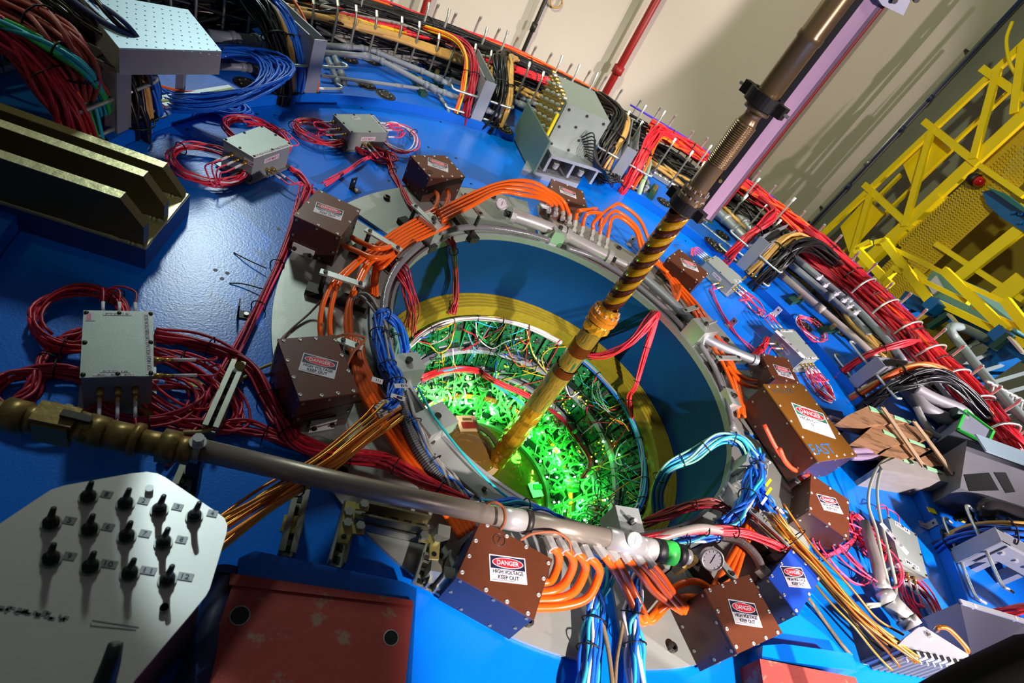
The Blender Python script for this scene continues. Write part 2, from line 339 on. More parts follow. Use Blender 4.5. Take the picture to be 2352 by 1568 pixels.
# ================================================================ rim flange and aluminium base plates
t=thing('rim_flange','machined aluminium flange ring round the rim of the opening','flange')
build('flange',MB().ringbox(RIM+.001,.875,.0015,.03,150),mat('flange_aluminium',(148,152,146),.45,.45,.1,14),t); build('lip',MB().ringbox(RIM+.001,RIM+.012,.03,.036,150),ALUD,t)
m=MB()
for k in range(24):
    a=k*PI2/24+.05; m.cyl((.85*math.cos(a),.85*math.sin(a),.03),(.85*math.cos(a),.85*math.sin(a),.038),.008,6)
o=build('flange_bolt',m,DKST,t); o['kind']='stuff'
PA=[math.degrees(ang(P(*q))) for q in ((834,459),(913,439))]
PLN=['flat grey aluminium base plate '+q for q in ['under the small brown box at the right', 'behind the gold wrapped tube', 'under the box half hidden by the orange arch', 'under the high orange arch', 'under the far box with two orange hoses', 'under the left brown box', 'under the largest looking left box', 'behind the strut assembly below the front pipe', 'under the nearest brown box', 'under the front right brown box', 'under the blue lit box', 'under the big amber topped box']]
gaps=[(i*30+8-2.0,i*30+8+2.0) for i in range(12)]
for i,(d0,d1,nm) in enumerate([(157.2,213,'left of the opening under the left brown boxes'),(213.3,269.3,'along the front left under the nearest brown box'),(273.5,316,'at the front under the front right brown box'),(316.3,352,'under the box below the big amber topped one'),(354,378.5,'under the big amber topped box'),(381,421,'at the right behind the gold wrapped tube'),(423,456,'under the high orange arch at the top'),(459,515.2,'under the far box with two orange hoses')]):
    a0=math.radians(d0); a1=math.radians(d1)
    m=MB().ringbox(.88,1.203,.0015,.014,max(6,int((d1-d0)/2)),a0,a1)
    t=build('base_plate',m,ALUP,None,False,'flat grey aluminium base plate '+nm,'plate','aluminium base plates')
    for k in (.2,.8):
        a=a0+(a1-a0)*k; c=(1.15*math.cos(a),1.15*math.sin(a),.0142); m=MB(); m.lathe([(.016,0),(.016,.012),(.009,.014),(.0085,.006),(.0004,.006)],10,c); build('socket_bolt',m,DKST,t)
# ================================================================ warning signs and high voltage boxes
def sign(parent,q,h,lines=('HIGH VOLTAGE','KEEP OUT')):
    c,X,Y,N,w,hh=corners([P(a[0],a[1],h) for a in q])
    c=c+N*.0008
    s=build('warning_sign',MB().box(c,w,hh,.0016,X,Y,N),LABW,parent); f=c+N*.0009
    build('sign_panel',MB().box(f+Y*hh*.215,w*.94,hh*.47,.0006,X,Y,N),LABK,s)
    build('sign_oval_edge',MB().disc(f+Y*hh*.215+N*.0004,X,Y,w*.43,hh*.205,N,.0005,28),LABW,s)
    build('sign_oval',MB().disc(f+Y*hh*.215+N*.0009,X,Y,w*.405,hh*.175,N,.0005,28),LABR,s)
    build('danger_lettering',text(MB(),'DANGER',f+Y*hh*.215,X,Y,w*.60,hh*.185,N,.0017,.02),LABW,s)
    m=MB(); text(m,lines[0],f-Y*hh*.13,X,Y,w*.82,hh*.15,N,.0006,.01); text(m,lines[1],f-Y*hh*.33,X,Y,w*.56,hh*.15,N,.0006,.01)
    m.box(f-Y*hh*.445-X*w*.15,w*.6,hh*.012,.0004,X,Y,N); build('sign_lettering',m,LABK,s); return s
def inset(poly,d):
    c=sum(poly)/len(poly); return [p+(c-p)*d for p in poly]
def hvbox(label,q,h,z0,sq,lid=None,side=None,screws=3,sidescrews=True,lines=('HIGH VOLTAGE','KEEP OUT'),skip=(),name='high_voltage_box',extra=None,group=None):
    T=[P(a[0],a[1],h) for a in q]; c=sum(T)/len(T); n=len(T)
    t=thing(name,label,'box',(c[0],c[1],z0),group); lid=lid or BROWN; side=side or BROWNSH
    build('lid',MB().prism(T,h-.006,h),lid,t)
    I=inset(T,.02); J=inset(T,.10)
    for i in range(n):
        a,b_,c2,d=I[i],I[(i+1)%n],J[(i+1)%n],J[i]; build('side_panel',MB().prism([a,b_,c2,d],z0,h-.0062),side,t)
    K=inset(T,.075)
    for i in range(n):
        a,b_=K[i],K[(i+1)%n]
        for s in np.linspace(.06,.94,screws):
            if s>.9: continue
            p=a+(b_-a)*s; m=MB(); m.lathe([(.0062,0),(.0055,.002),(.003,.0026),(.0026,.001),(.0003,.001)],8,(p[0],p[1],h)); build('screw',m,STEEL,t,True)
        if sidescrews:
            a,b_=I[i],I[(i+1)%n]; d=b_-a; nr=unit([d[1],-d[0],0]); 
            if nr@((a+b_)/2-c)<0: nr=-nr
            for s,zf in ((.06,.9),(.5,.9),(.94,.9),(.06,.45),(.94,.45),(.3,.1),(.7,.1)):
                p=a+d*s; p[2]=z0+(h-z0)*zf; m=MB().disc(p,unit(d),np.array([0,0,1.]),.005,.005,nr,.0022,8); build('side_screw',m,ZINC,t)
    if sq: sign(t,sq,h)
    return t,T,c
HB=[]
G='brown high voltage boxes'
def clipplate(t,a,b_,z,h,m=CLEARP):
    a=np.array(a);b_=np.array(b_); d=unit(b_-a); nr=np.array([d[1],-d[0],0]); nr=nr if nr@(np.array(WL[t.name])-a)<0 else -nr
    c=(a+b_)/2+nr*.004; L=np.linalg.norm(b_-a); c=np.array([c[0],c[1],z]); o=build('clip_plate',MB().box(c,L,.008,h,d,nr,(0,0,1)),m,t)
    for s in (-.36,.36): build('clip_screw',MB().cyl(c+d*L*s,c+d*L*s+nr*.012,.008,8),DKST,o)
b1,T1,c1=hvbox('brown high voltage box left of the orange hoses, shaded side toward the glossy blue disc',[(731,434),(829,481),(783,543),(674,494)],.168,.015,[(726,464),(789,484),(784,508),(720,486)])
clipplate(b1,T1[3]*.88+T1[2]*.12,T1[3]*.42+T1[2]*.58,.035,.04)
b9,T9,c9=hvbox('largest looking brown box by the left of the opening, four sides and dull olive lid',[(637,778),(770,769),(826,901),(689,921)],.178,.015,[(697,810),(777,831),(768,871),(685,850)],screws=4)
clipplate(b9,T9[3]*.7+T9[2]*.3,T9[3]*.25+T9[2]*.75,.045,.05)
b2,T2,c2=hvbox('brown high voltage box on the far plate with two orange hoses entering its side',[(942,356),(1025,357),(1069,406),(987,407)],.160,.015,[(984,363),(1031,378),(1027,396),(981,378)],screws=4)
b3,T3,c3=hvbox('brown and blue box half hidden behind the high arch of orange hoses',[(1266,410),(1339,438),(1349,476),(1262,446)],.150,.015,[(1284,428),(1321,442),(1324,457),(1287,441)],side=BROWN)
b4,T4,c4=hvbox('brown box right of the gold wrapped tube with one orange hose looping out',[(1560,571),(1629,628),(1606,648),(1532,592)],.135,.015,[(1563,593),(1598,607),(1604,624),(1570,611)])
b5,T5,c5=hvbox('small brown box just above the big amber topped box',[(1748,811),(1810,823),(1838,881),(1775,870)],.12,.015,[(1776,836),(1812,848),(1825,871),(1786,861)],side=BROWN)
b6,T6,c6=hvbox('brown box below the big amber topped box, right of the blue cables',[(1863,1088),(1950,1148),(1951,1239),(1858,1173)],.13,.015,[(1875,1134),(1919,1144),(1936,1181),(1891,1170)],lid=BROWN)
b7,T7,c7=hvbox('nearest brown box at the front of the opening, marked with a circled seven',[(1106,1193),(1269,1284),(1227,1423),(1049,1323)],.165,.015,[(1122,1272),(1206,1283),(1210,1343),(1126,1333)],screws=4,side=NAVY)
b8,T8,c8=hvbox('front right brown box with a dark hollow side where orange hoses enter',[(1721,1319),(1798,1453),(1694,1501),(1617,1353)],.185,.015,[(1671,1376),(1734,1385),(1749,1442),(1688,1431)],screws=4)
bb,Tb,cb_=hvbox('high voltage box with the blue lit brown lid between two brown boxes',[(1818,1259),(1886,1324),(1833,1413),(1765,1326)],.125,.015,[(1792,1301),(1842,1302),(1860,1353),(1809,1345)],lid=BLUELIT,side=NAVY)
# circled seven on the lid of the nearest box
p=P(1146,1239,.165); X=unit(P(1160,1243,.165)-p); Y=np.cross([0,0,1],X)
m=MB(); a=np.linspace(0,PI2,24); m.tube(np.array([p+X*.017*math.cos(t)+Y*.017*math.sin(t)+np.array([0,0,.0008]) for t in a]),.0009,4); text(m,'7',p,X,Y,.011,.018,(0,0,1),.0008); build('circled_number',m,DKST,b7)
build('circled_number',(lambda p:text(MB().tube(np.array([p+X*.014*math.cos(t)+Y*.014*math.sin(t)+np.array([0,0,.0008]) for t in a]),.0008,4),'2',p,X,Y,.009,.015,(0,0,1),.0008))(P(987,395,.160)),DKST,b2)
# big amber topped box
be,Te,ce=hvbox('big long box with shiny amber lid, large tilted danger sign and blue handwriting',[(1753,882),(1843,881),(1970,1047),(1880,1060)],.205,.03,None,lid=mat('amber_phenolic_board',(112,72,24),.3,.1,.12,8,.04,300),screws=5)
h=.205; c,X,Y,N,w,hh=corners([P(*q,h) for q in ((1813,923),(1891,950),(1919,1008),(1846,983))])
sg=build('warning_sign',MB().box(c+N*.0008,w,hh,.0016,X,Y,N),LABW,be); f=c+N*.0017
build('sign_panel',MB().box(f+Y*hh*.26,w*.92,hh*.40,.0006,X,Y,N),mat('green_sign_ink',(40,110,84),.5),sg)
build('sign_oval_edge',MB().disc(f+Y*hh*.26+N*.0004,X,Y,w*.44,hh*.19,N,.0005,28),LABW,sg)
build('sign_oval',MB().disc(f+Y*hh*.26+N*.0009,X,Y,w*.42,hh*.165,N,.0005,28),LABR,sg); build('danger_lettering',text(MB(),'DANGER',f+Y*hh*.26,X,Y,w*.66,hh*.2,N,.0017,.02),LABW,sg)
m=text(MB(),'HIGH C',f-Y*hh*.05-X*w*.2,X,Y,w*.44,hh*.12,N,.0006); text(m,'D',f-Y*hh*.22-X*w*.1,X,Y,w*.06,hh*.1,N,.0006); build('sign_lettering',m,INK,sg)
c,X,Y,N,w,hh=corners([P(*q,h) for q in ((1862,1020),(1908,1018),(1912,1042),(1868,1044))])
build('handwriting',text(MB(),'EAST',c,X,Y,w*1.1,hh*1.0,N,.0008,-.005),mat('blue_marker_ink',(30,110,190),.5),be)
c,X,Y,N,w,hh=corners([P(*q,h) for q in ((1776,893),(1822,892),(1822,902),(1776,903))])
m=text(MB(),'M LG BK',c,X,Y,w,hh,N,.0008); build('handwriting',m,INK,be)
# orange stripes on the near side of the big box: two flat straps
for q in ([(1755,975),(1790,1040),(1846,1106)],[(1790,1030),(1812,1070),(1866,1098)]):
    pts=[P(x,y,.16-.05*i) for i,(x,y) in enumerate(q)]
    build('flat_strap',MB().tube(crom(pts,14),[.010]*14,6),mat('scarlet_strap',(245,76,44),.4),None,True,'%s flat scarlet strap on the dark side of the big amber topped box'%('longer' if q[0][0]==1755 else 'shorter'),'strap','scarlet straps')
# ================================================================ silver distribution boxes
def sbox(label,q,h,z0,strip=None,tags=(),txt='eTOF HIGH VOLTAGE DISTRIBUTION BOX'):
    T=[P(a[0],a[1],h) for a in q]; c=sum(T)/4
    t=thing('distribution_box',label,'box',(c[0],c[1],z0),'silver distribution boxes')
    build('body',MB().prism(inset(T,.03),z0,h-.006),BOXM,t); build('lid',MB().prism(T,h-.006,h),BOXM,t)
    build('foot_plate',MB().prism(inset(T,-.13),max(z0-.004,.0005),z0+.003),ALUD,t)
    K=inset(T,.08)
    for i in range(4):
        for s in (0,.5):
            p=K[i]+(K[(i+1)%4]-K[i])*s; m=MB(); m.lathe([(.006,0),(.005,.003),(.0003,.0034)],8,(p[0],p[1],h)); build('screw',m,DKST,t,True)
    if strip:
        c_,X,Y,N,w,hh=corners([P(*a,h) for a in strip]); s=build('label_strip',MB().box(c_+N*.0005,w,hh,.001,X,Y,N),LABW,t)
        build('strip_lettering',text(MB(),txt,c_+N*.001,X,Y,w*.93,hh*.6,N,.0006,.006),LABK,s)
    for tx,a in tags:
        c_,X,Y,N,w,hh=corners([P(*k,h) for k in a]); s=build('label_strip',MB().box(c_+N*.0005,w,hh,.001,X,Y,N),LABW,t)
        build('strip_lettering',text(MB(),tx,c_+N*.001,X,Y,w*.8,hh*.6,N,.0006,.006),LABK,s)
    return t,T,c
def sidetag(t,T,i,z,tx,w=.07,hh=.022,s=.5,col=None):
    a,b_=inset(T,.03)[i],inset(T,.03)[(i+1)%4]; d=unit(b_-a); nr=unit([d[1],-d[0],0]); cc=sum(T)/4
    if nr@((a+b_)/2-cc)<0: nr=-nr
    up=np.array([0,0,1.]); X=np.cross(up,nr); p=a+(b_-a)*s; p[2]=z
    k=build('side_label',MB().box(p+nr*.0006,w,hh,.0012,X,up,nr),col or LABW,t); build('side_lettering',text(MB(),tx,p+nr*.0012,X,up,w*.85,hh*.55,nr,.0006,.006),mat('magenta_ink',(170,40,120),.5),k)
def sma(t,T,i,specs,L=.035):
    a,b_=inset(T,.03)[i],inset(T,.03)[(i+1)%4]; d=unit(b_-a); nr=unit([d[1],-d[0],0]); cc=sum(T)/4
    if nr@((a+b_)/2-cc)<0: nr=-nr
    out=[]
    for s,z in specs:
        p=a+(b_-a)*s; p[2]=z; k=build('connector',MB().cyl(p,p+nr*L*.5,.0075,8).cyl(p+nr*L*.4,p+nr*L,.0052,8),BRASS,t,True); build('boot',MB().cyl(p+nr*L,p+nr*L*2.1,.0048,6),WHT,k,True); out.append((p+nr*L*2.0,nr))
    return out
RN=random.Random(5)
def leads(t,conns,tgt,col=None,n=16):  # red leads from the connectors to a gathering point
    for p,nr in conns:
        e=np.array(tgt)+np.array([RN.uniform(-.015,.015),RN.uniform(-.015,.015),RN.uniform(0,.012)]); mid=(p+nr*.09+e)/2+np.array([0,0,RN.uniform(.0,.03)])
        build('lead',MB().tube(crom([p,p+nr*.05,mid,e],n),.0032,6),col or PINK,t,True)
def coil(name,label,c,rx,ry,z,m,n=7,r=.0035,rot=0.,group=None,tilt=0.,cat='cable coil',jit=.09,white=0):
    """loose coil lying on the plate, each turn a part"""
    t=thing(name,label,cat,(c[0],c[1],max(z-.01,0)),group); cr,sr=math.cos(rot),math.sin(rot); ms=m if isinstance(m,list) else [m]
    for k in range(n):
        a0=RN.uniform(0,6.28); q=1+RN.uniform(-jit,jit); q2=1+RN.uniform(-jit,jit); ox,oy=RN.uniform(-.012,.012),RN.uniform(-.012,.012); pts=[]; zo=RN.uniform(0,.03)
        for j in range(25):
            a=a0+j*6.15/24; x=rx*q*math.cos(a)+ox; y=ry*q2*math.sin(a)+oy
            pts.append((c[0]+x*cr-y*sr,c[1]+x*sr+y*cr,z+zo+tilt*x+.006*math.sin(3*a+k)))
        build('turn',MB().tube(np.array(pts),r,6),WHT if k<white else ms[k%len(ms)],t,True)
    a=RN.uniform(0,6.28)
    for q in (a,a+2.6):
        pc=np.array([c[0]+rx*math.cos(q)*cr-ry*math.sin(q)*sr,c[1]+rx*math.cos(q)*sr+ry*math.sin(q)*cr,z+.015+tilt*rx*math.cos(q)])
        u=np.array([math.cos(q+rot),math.sin(q+rot),0]); build('cable_tie',MB().tube(np.array([pc+u*.028*math.cos(v)+np.array([0,0,.024])*math.sin(v) for v in np.linspace(0,6.283,13)]),.0022,4,False),BLACK,t,True)
    return t
S1,U1,_=sbox('silver distribution box at the far left of the blue disc, pink loops behind it',[(602,288),(670,330),(583,362),(512,320)],.125,.008,[(577,357),(662,329),(668,336),(583,364)])
sidetag(S1,U1,1,.085,'eTOF MVB 7',.09); sidetag(S1,U1,2,.09,'eTOF',.05,.02,.12)
leads(S1,sma(S1,U1,2,[(.2,.085),(.45,.08),(.65,.085),(.3,.035),(.85,.06)]),P(500,430,.02)); leads(S1,sma(S1,U1,1,[(.45,.035),(.6,.04)]),P(690,420,.02)); leads(S1,sma(S1,U1,0,[(.3,.07),(.5,.08),(.75,.07)]),P(570,295,.03))
S2,U2,_=sbox('silver distribution box in the middle of the far blue disc beside its pink loops',[(765,262),(855,262),(893,304),(806,304)],.108,.008,[(858,264),(892,303),(885,304),(850,265)],[('JSC',[(808,268),(825,268),(827,274),(810,274)])])
sidetag(S2,U2,2,.07,'eTOF MVB 6',.085); leads(S2,sma(S2,U2,3,[(.15,.08),(.35,.03),(.5,.075),(.65,.03),(.85,.08)]),P(745,305,.02)); leads(S2,sma(S2,U2,2,[(.45,.045),(.6,.045)]),P(862,350,.02)); leads(S2,sma(S2,U2,1,[(.2,.08),(.4,.07),(.6,.08),(.8,.06)]),P(915,315,.03))
S3,U3,_=sbox('olive lit distribution box at the left edge of the disc with a readable label strip',[(192,712),(352,715),(353,863),(183,867)],.150,.008,[(334,862),(326,716),(343,716),(351,862)][0:0] or [(336,860),(327,718),(343,718),(352,860)],
 [('FTC 18',[(236,718),(302,719),(302,725),(236,724)]),('MOD 1   MOD 2   MOD 3',[(214,858),(318,859),(318,864),(213,863)]),('ETC 18',[(230,850),(300,851),(300,856),(229,855)])])
c_,X,Y,N,w,hh=corners([P(*q,.15) for q in ((197,718),(218,718),(218,737),(196,737))]); k=build('label_strip',MB().box(c_+N*.0005,w,hh,.001,X,Y,N),LABW,S3); build('pink_patch',MB().box(c_+N*.0012-X*w*.15,w*.5,hh*.8,.0006,X,Y,N),mat('pink_label',(220,120,150),.5),k)
leads(S3,sma(S3,U3,2,[(.25,.1),(.5,.1),(.75,.1)],.045),P(235,985,.05),REDD); leads(S3,sma(S3,U3,0,[(.25,.1),(.5,.1),(.75,.1)],.04),P(215,690,.05),REDD); leads(S3,sma(S3,U3,1,[(.55,.09),(.8,.09)],.05),P(470,840,.03),REDD)
S4,U4,_=sbox('silver distribution box beside the brown box right of the gold wrapped tube',[(1645,586),(1708,641),(1686,656),(1623,597)],.085,.008,None,[('FTC',[(1690,642),(1704,643),(1699,648),(1685,647)])])
sidetag(S4,U4,2,.05,'eTOF MVB 5',.07); leads(S4,sma(S4,U4,3,[(.2,.06),(.4,.06),(.6,.06),(.8,.06)]),P(1590,590,.04)); leads(S4,sma(S4,U4,1,[(.2,.05),(.5,.05),(.8,.05)]),P(1697,690,.03)); leads(S4,sma(S4,U4,2,[(.2,.03),(.35,.03)]),P(1640,665,.03))
S5,U5,_=sbox('silver distribution box with an olive lid right of the small brown box',[(1786,756),(1824,756),(1882,824),(1845,827)],.098,.008,[(1783,759),(1789,756),(1847,823),(1841,826)],[('FTC',[(1792,758),(1818,758),(1821,762),(1795,762)]),('FTC',[(1850,820),(1876,819),(1878,823),(1852,824)])])
sidetag(S5,U5,3,.055,'eTOF MVB 4',.075); leads(S5,sma(S5,U5,0,[(.15,.07),(.4,.07),(.65,.07),(.85,.06)]),P(1775,740,.03)); leads(S5,sma(S5,U5,2,[(.15,.06),(.35,.06),(.6,.06),(.85,.06)]),P(1880,880,.03)); leads(S5,sma(S5,U5,3,[(.55,.05),(.75,.04)]),P(1755,850,.03))
S6,U6,_=sbox('silver distribution box at the lower right, white tape on its lid',[(2039,1184),(2105,1227),(2132,1328),(2067,1291)],.085,.008,[(2037,1190),(2043,1186),(2071,1284),(2065,1290)],[('FTC 14',[(2056,1196),(2090,1219),(2088,1226),(2054,1203)]),('MOD',[(2078,1282),(2110,1302),(2112,1312),(2080,1292)])])
leads(S6,sma(S6,U6,2,[(.25,.05),(.5,.05),(.75,.05)],.04),P(2100,1390,.02)); leads(S6,sma(S6,U6,0,[(.3,.05),(.7,.05)],.03),P(2010,1165,.04))
# pink and red loose loops round the boxes
coil('cable_loop','crimson loops lying left of the far left silver box',P(478,383,.02),.135,.115,.012,[RED,PINK],9,rot=.2,white=1)
coil('cable_loop','bright pink loops rising behind the far left silver box',P(592,312,.07),.135,.11,.06,[PINK,RED],10,rot=-.3,white=1)
coil('cable_loop','tight red loops left of the middle silver box',P(735,310,.02),.12,.09,.012,[REDD,RED],10,rot=.1,white=1)
coil('cable_loop','wide thin pink loops right of the middle silver box',P(915,320,.02),.10,.15,.02,PINK,6,white=2)
coil('cable_loop','red loops wound flat under the front of the middle silver box',P(860,350,.02),.10,.05,.01,[RED,REDD],8)
coil('cable_loop','crimson coil behind the olive lit box at the left',P(190,735,.02),.10,.115,.02,[REDD,RED],12,r=.0042)
coil('cable_loop','tangled crimson loops right of the olive lit box',P(420,895,.02),.16,.085,.012,[REDD,RED],11,r=.004,rot=-.4,jit=.35)
coil('cable_loop','second tangle of crimson loops below the olive lit box',P(345,925,.02),.13,.075,.012,[REDD],7,r=.004,rot=.5,jit=.3)
coil('cable_loop','pink loop hanging right of the silver box beyond the gold wrapped tube',P(1725,695,.02),.035,.11,.012,PINK,4,rot=.5,white=1)
coil('cable_loop','red and white leads looped beside the silver box with the olive lid',P(1880,885,.02),.05,.11,.012,[PINK,RED],9,rot=.3,white=3)
coil('cable_loop','thin pink loops over the top of the silver box with the olive lid',P(1850,765,.02),.10,.11,.05,PINK,5,rot=-.5,white=1)
coil('cable_loop','scarlet loops bunched left of the lower right silver box',P(1990,1235,.03),.06,.10,.02,[RED,PINK],11,rot=.35)
coil('cable_loop','red and white loops hanging below the lower right silver box',P(2110,1390,.02),.085,.12,.015,[RED,PINK],11,rot=.2,white=3)
coil('cable_loop','wide single pink loop in front of the lower right silver box',P(1985,1285,.04),.16,.12,.05,PINK,2,rot=-.2)
# ================================================================ outer ring: arms, cable trays, cables, pipes
def pol(r,deg,z,off=0.):
    a=math.radians(deg); return np.array([r*math.cos(a)-off*math.sin(a)*-1*-1, r*math.sin(a)+off*math.cos(a)*-1*-1*1, z]) if False else np.array([r*math.cos(a)+off*math.sin(a), r*math.sin(a)-off*math.cos(a), z])
# off > 0 lies clockwise (to the right in the photograph's upper half)
ARMS=[(168.5,.309,1.1),(137.9,.33,.55),(106.4,.305,.5),(76.2,.292,.62),(45.4,.295,.60),(15.9,.262,.62),(-15.3,.273,.40)]
ARML=['grey support arm at the far left above the bronze beams','grey support arm left of the gap with the twin grey pipes','grey support arm with crimson and orange cables in the middle of the far ring','grey support arm right of the silver crate','grey support arm with tan and black cables at the right','mauve grey support arm with orange and black cables above the wooden blocks','grey support arm at the right edge with blue cables']
for (az,h,L),lb in zip(ARMS,ARML):
    a=math.radians(az); u=np.array([math.cos(a),math.sin(a),0]); v=np.array([math.sin(a),-math.cos(a),0]); b0=u*1.962
    t=thing('support_arm',lb,'support arm',(b0[0],b0[1],-.09))
    m=MB().box(b0+np.array([0,0,(h-.09)/2]),.008,.075,h+.09,u,v); 
    for s in (-1,1): m.box(b0+u*.022+v*s*.0335+np.array([0,0,(h-.09)/2]),.044,.008,h+.09,u,v)
    build('post',m,ALUD,t)
    c=b0+u*(L/2)+np.array([0,0,h-.05]); m=MB().box(c+v*.034,L,.008,.1,u,v).box(c-v*.034,L,.008,.1,u,v).box(c-np.array([0,0,.046]),L,.068,.008,u,v); build('beam',m,ALUD,t)
    build('gusset',MB().sheet([b0+u*.03+v*.04+np.array([0,0,h-.16]),b0+u*.16+v*.04+np.array([0,0,h-.005]),b0+u*.03+v*.04+np.array([0,0,h-.005])],v*.005),ALUD,t)
    for s in (.12,.3,.48,.66,.85): build('bolt',MB().cyl(b0+u*L*s+v*.038+np.array([0,0,h-.045]),b0+u*L*s+v*.052+np.array([0,0,h-.045]),.009,6),STEEL,t)
    for z in (.07,.19):
        for s in (-1,1):
            p=b0+u*.01+np.array([0,0,z]); pts=[p+v*s*.04,p+v*s*.19,p+v*s*.21+np.array([0,0,.006])+u*.012,p+v*s*.205+u*.05]
            build('cable_rod',MB().tube(crom(pts,10),.0075,7),ALU,t,True)
    for s in (.25,.6):
        build('foot_leg',MB().box(b0+u*(L*s)+np.array([0,0,(h-.1+ZR)/2]),.03,.05,h-.1-ZR,u,v),ALUD,t)
def drop(i,side,mats,n,r,R,label,off=.10,Rz=None,far=2.56,dz=0.,ties=(.55,.85),seed=None,spread=.22,zend=-.04):
    az,h,L=ARMS[i]; pts=[pol(far+.06,az,.27+dz,side*(off+spread)),pol(2.38,az,.34+dz,side*(off+.05)),pol(2.18,az,.33+dz,side*off),pol(2.03,az,.22,side*off),pol(1.975,az,.08,side*off),pol(1.968,az,zend,side*off)]
    return bundle('cable_drop',label,pts,n,r,R,mats,ties,'cable bundle',seed=seed,Rz=Rz,seg=26)
drop(0,1,[BLKCAB],16,.009,.05,'black cables dropping beside the far left support arm',.085)
drop(0,1,[TAN],5,.011,.022,'tan cables dropping beside the far left support arm',.15)
drop(0,1,[BLUCAB],22,.0055,.035,'blue cables arching down at the far left support arm',.20)
drop(0,-1,[REDD],30,.007,.05,'thick crimson cables dropping left of the far left support arm',.20,spread=.3)
drop(0,-1,[CYAN,GRNCAB],8,.007,.02,'teal cables dropping left of the far left support arm',.12)
drop(0,-1,[ORCAB,YELCAB],5,.007,.016,'orange and yellow cables dropping left of the far left support arm',.155)
drop(1,-1,[BLKCAB],22,.008,.05,'black cables dropping left of the arm beside the perforated tray',.17)
drop(1,-1,[TAN],6,.011,.022,'tan cables dropping left of the arm beside the perforated tray',.105)
drop(1,-1,[BLUCAB],16,.0055,.026,'blue cables dropping close left of the arm beside the perforated tray',.065)
drop(1,1,[ORCAB],3,.005,.01,'few orange cables right of the arm beside the perforated tray',.05)
drop(2,-1,[ORCAB,YELCAB],6,.006,.016,'orange and yellow cables dropping left of the middle arm',.13)
drop(2,-1,[REDD],14,.0065,.026,'crimson cables dropping left of the middle arm',.075)
drop(2,1,[BLKCAB],18,.009,.045,'black cables dropping right of the middle arm',.11)
drop(2,1,[TAN],5,.011,.022,'tan cables dropping right of the middle arm',.18)
drop(3,-1,[BLKCAB,DKST],22,.008,.05,'black cables dropping left of the arm beside the silver crate',.15)
drop(3,-1,[TAN],4,.012,.018,'pale tan hoses dropping left of the arm beside the silver crate',.085)
drop(3,1,[RED],24,.0065,.038,'bright red cables dropping right of the arm beside the silver crate',.10,dz=.02)
drop(3,1,[YELCAB,ORCAB],4,.007,.012,'yellow and orange cables dropping right of the arm beside the silver crate',.155)
drop(4,-1,[RED,REDD],20,.0065,.036,'red cables dropping left of the arm at the right',.10)
drop(4,1,[TAN],8,.010,.028,'tan cables dropping right of the arm at the right',.075)
drop(4,1,[BLKCAB],22,.009,.048,'shiny black cables dropping right of the arm at the right',.16)
drop(5,-1,[RED,REDD],9,.006,.022,'red cables dropping left of the mauve grey arm',.10)
drop(5,1,[ORCAB,TAN],6,.011,.022,'orange cables dropping right of the mauve grey arm',.065)
drop(5,1,[BLKCAB],20,.0085,.04,'black cables dropping right of the mauve grey arm',.14)
drop(6,-1,[TAN],5,.011,.02,'tan cables passing left of the arm at the right edge',.11,far=2.4)
drop(6,-1,[BLUCAB,DKBLUE],18,.007,.036,'blue cables passing left of the arm at the right edge',.07,far=2.4)
drop(6,1,[ORCAB,RED],12,.0065,.03,'orange and red cables below the arm at the right edge',.30,far=2.4)
# curved trays of cables
def arc(r,a0,a1,z,n=14,dr=0.): return [pol(r+dr*math.sin(3.1*i/n*2),a0+(a1-a0)*i/(n-1),z) for i in range(n)]
def tray(label,r,a0,a1,z,n,rc,R,Rz,mats,ties=(),seg=None,dr=.0,wob=1.):
    pts=arc(r,a0,a1,z,max(5,int(abs(a1-a0)/7)),dr) if not callable(z) else [pol(r+dr*math.sin(s*9),a0+(a1-a0)*s,z(s)) for s in np.linspace(0,1,max(6,int(abs(a1-a0)/6)))]
    return bundle('tray_cables',label,pts,n,rc,R,mats,ties,'cable bundle',Rz=Rz,seg=seg or max(16,int(abs(a1-a0)/2.2)),wob=wob)
tray('black cables piled deep in the far cable tray, left part',2.60,186,128,.19,75,.0095,.17,.11,[BLKCAB,BLKCAB,BLKCAB,DKST])
tray('black cables piled deep in the far cable tray, middle part',2.60,130,74,.18,85,.0095,.17,.11,[BLKCAB,BLKCAB,BLKCAB,GREYCAB])
tray('black cables low in the tray right of the silver crate',2.60,76,42,.15,46,.0095,.15,.08,[BLKCAB,BLKCAB,DKST])
tray('black and grey cables at the right under the red ones',2.56,44,8,.13,30,.0095,.12,.06,[BLKCAB,DKST])
tray('thick tan hose cables along the front of the far tray',2.44,136,100,lambda s:.245-.05*s,7,.017,.035,.025,[TAN],dr=.02)
tray('tan cables below the black ones right of the middle arm',2.46,103,80,.16,9,.013,.05,.03,[TAN],dr=.02)
tray('tan cables low in the tray near the brass bellows',2.45,73,50,.13,9,.012,.05,.03,[TAN])
tray('tan hoses with white clips below the red cables at the right',2.46,42,20,.13,9,.014,.05,.03,[TAN],dr=.03)
tray('bright red cables running over the far tray to the silver crate',2.54,117,84,lambda s:.24+.03*s,22,.0075,.048,.02,[RED],ties=(.2,.45,.7,.9),dr=.03)
tray('red and yellow cables woven through the far tray at the top left',2.52,141,117,.24,14,.007,.06,.03,[RED,YELCAB,REDD],dr=.04)
tray('thin orange cables along the outer lip of the far tray',2.74,128,82,lambda s:.295+.01*math.sin(s*12),6,.008,.016,.014,[ORCAB,RED])
tray('black cables heaped on top of the far tray',2.67,140,84,.27,46,.0095,.10,.035,[BLKCAB,BLKCAB,DKST],(.2,.5,.8))
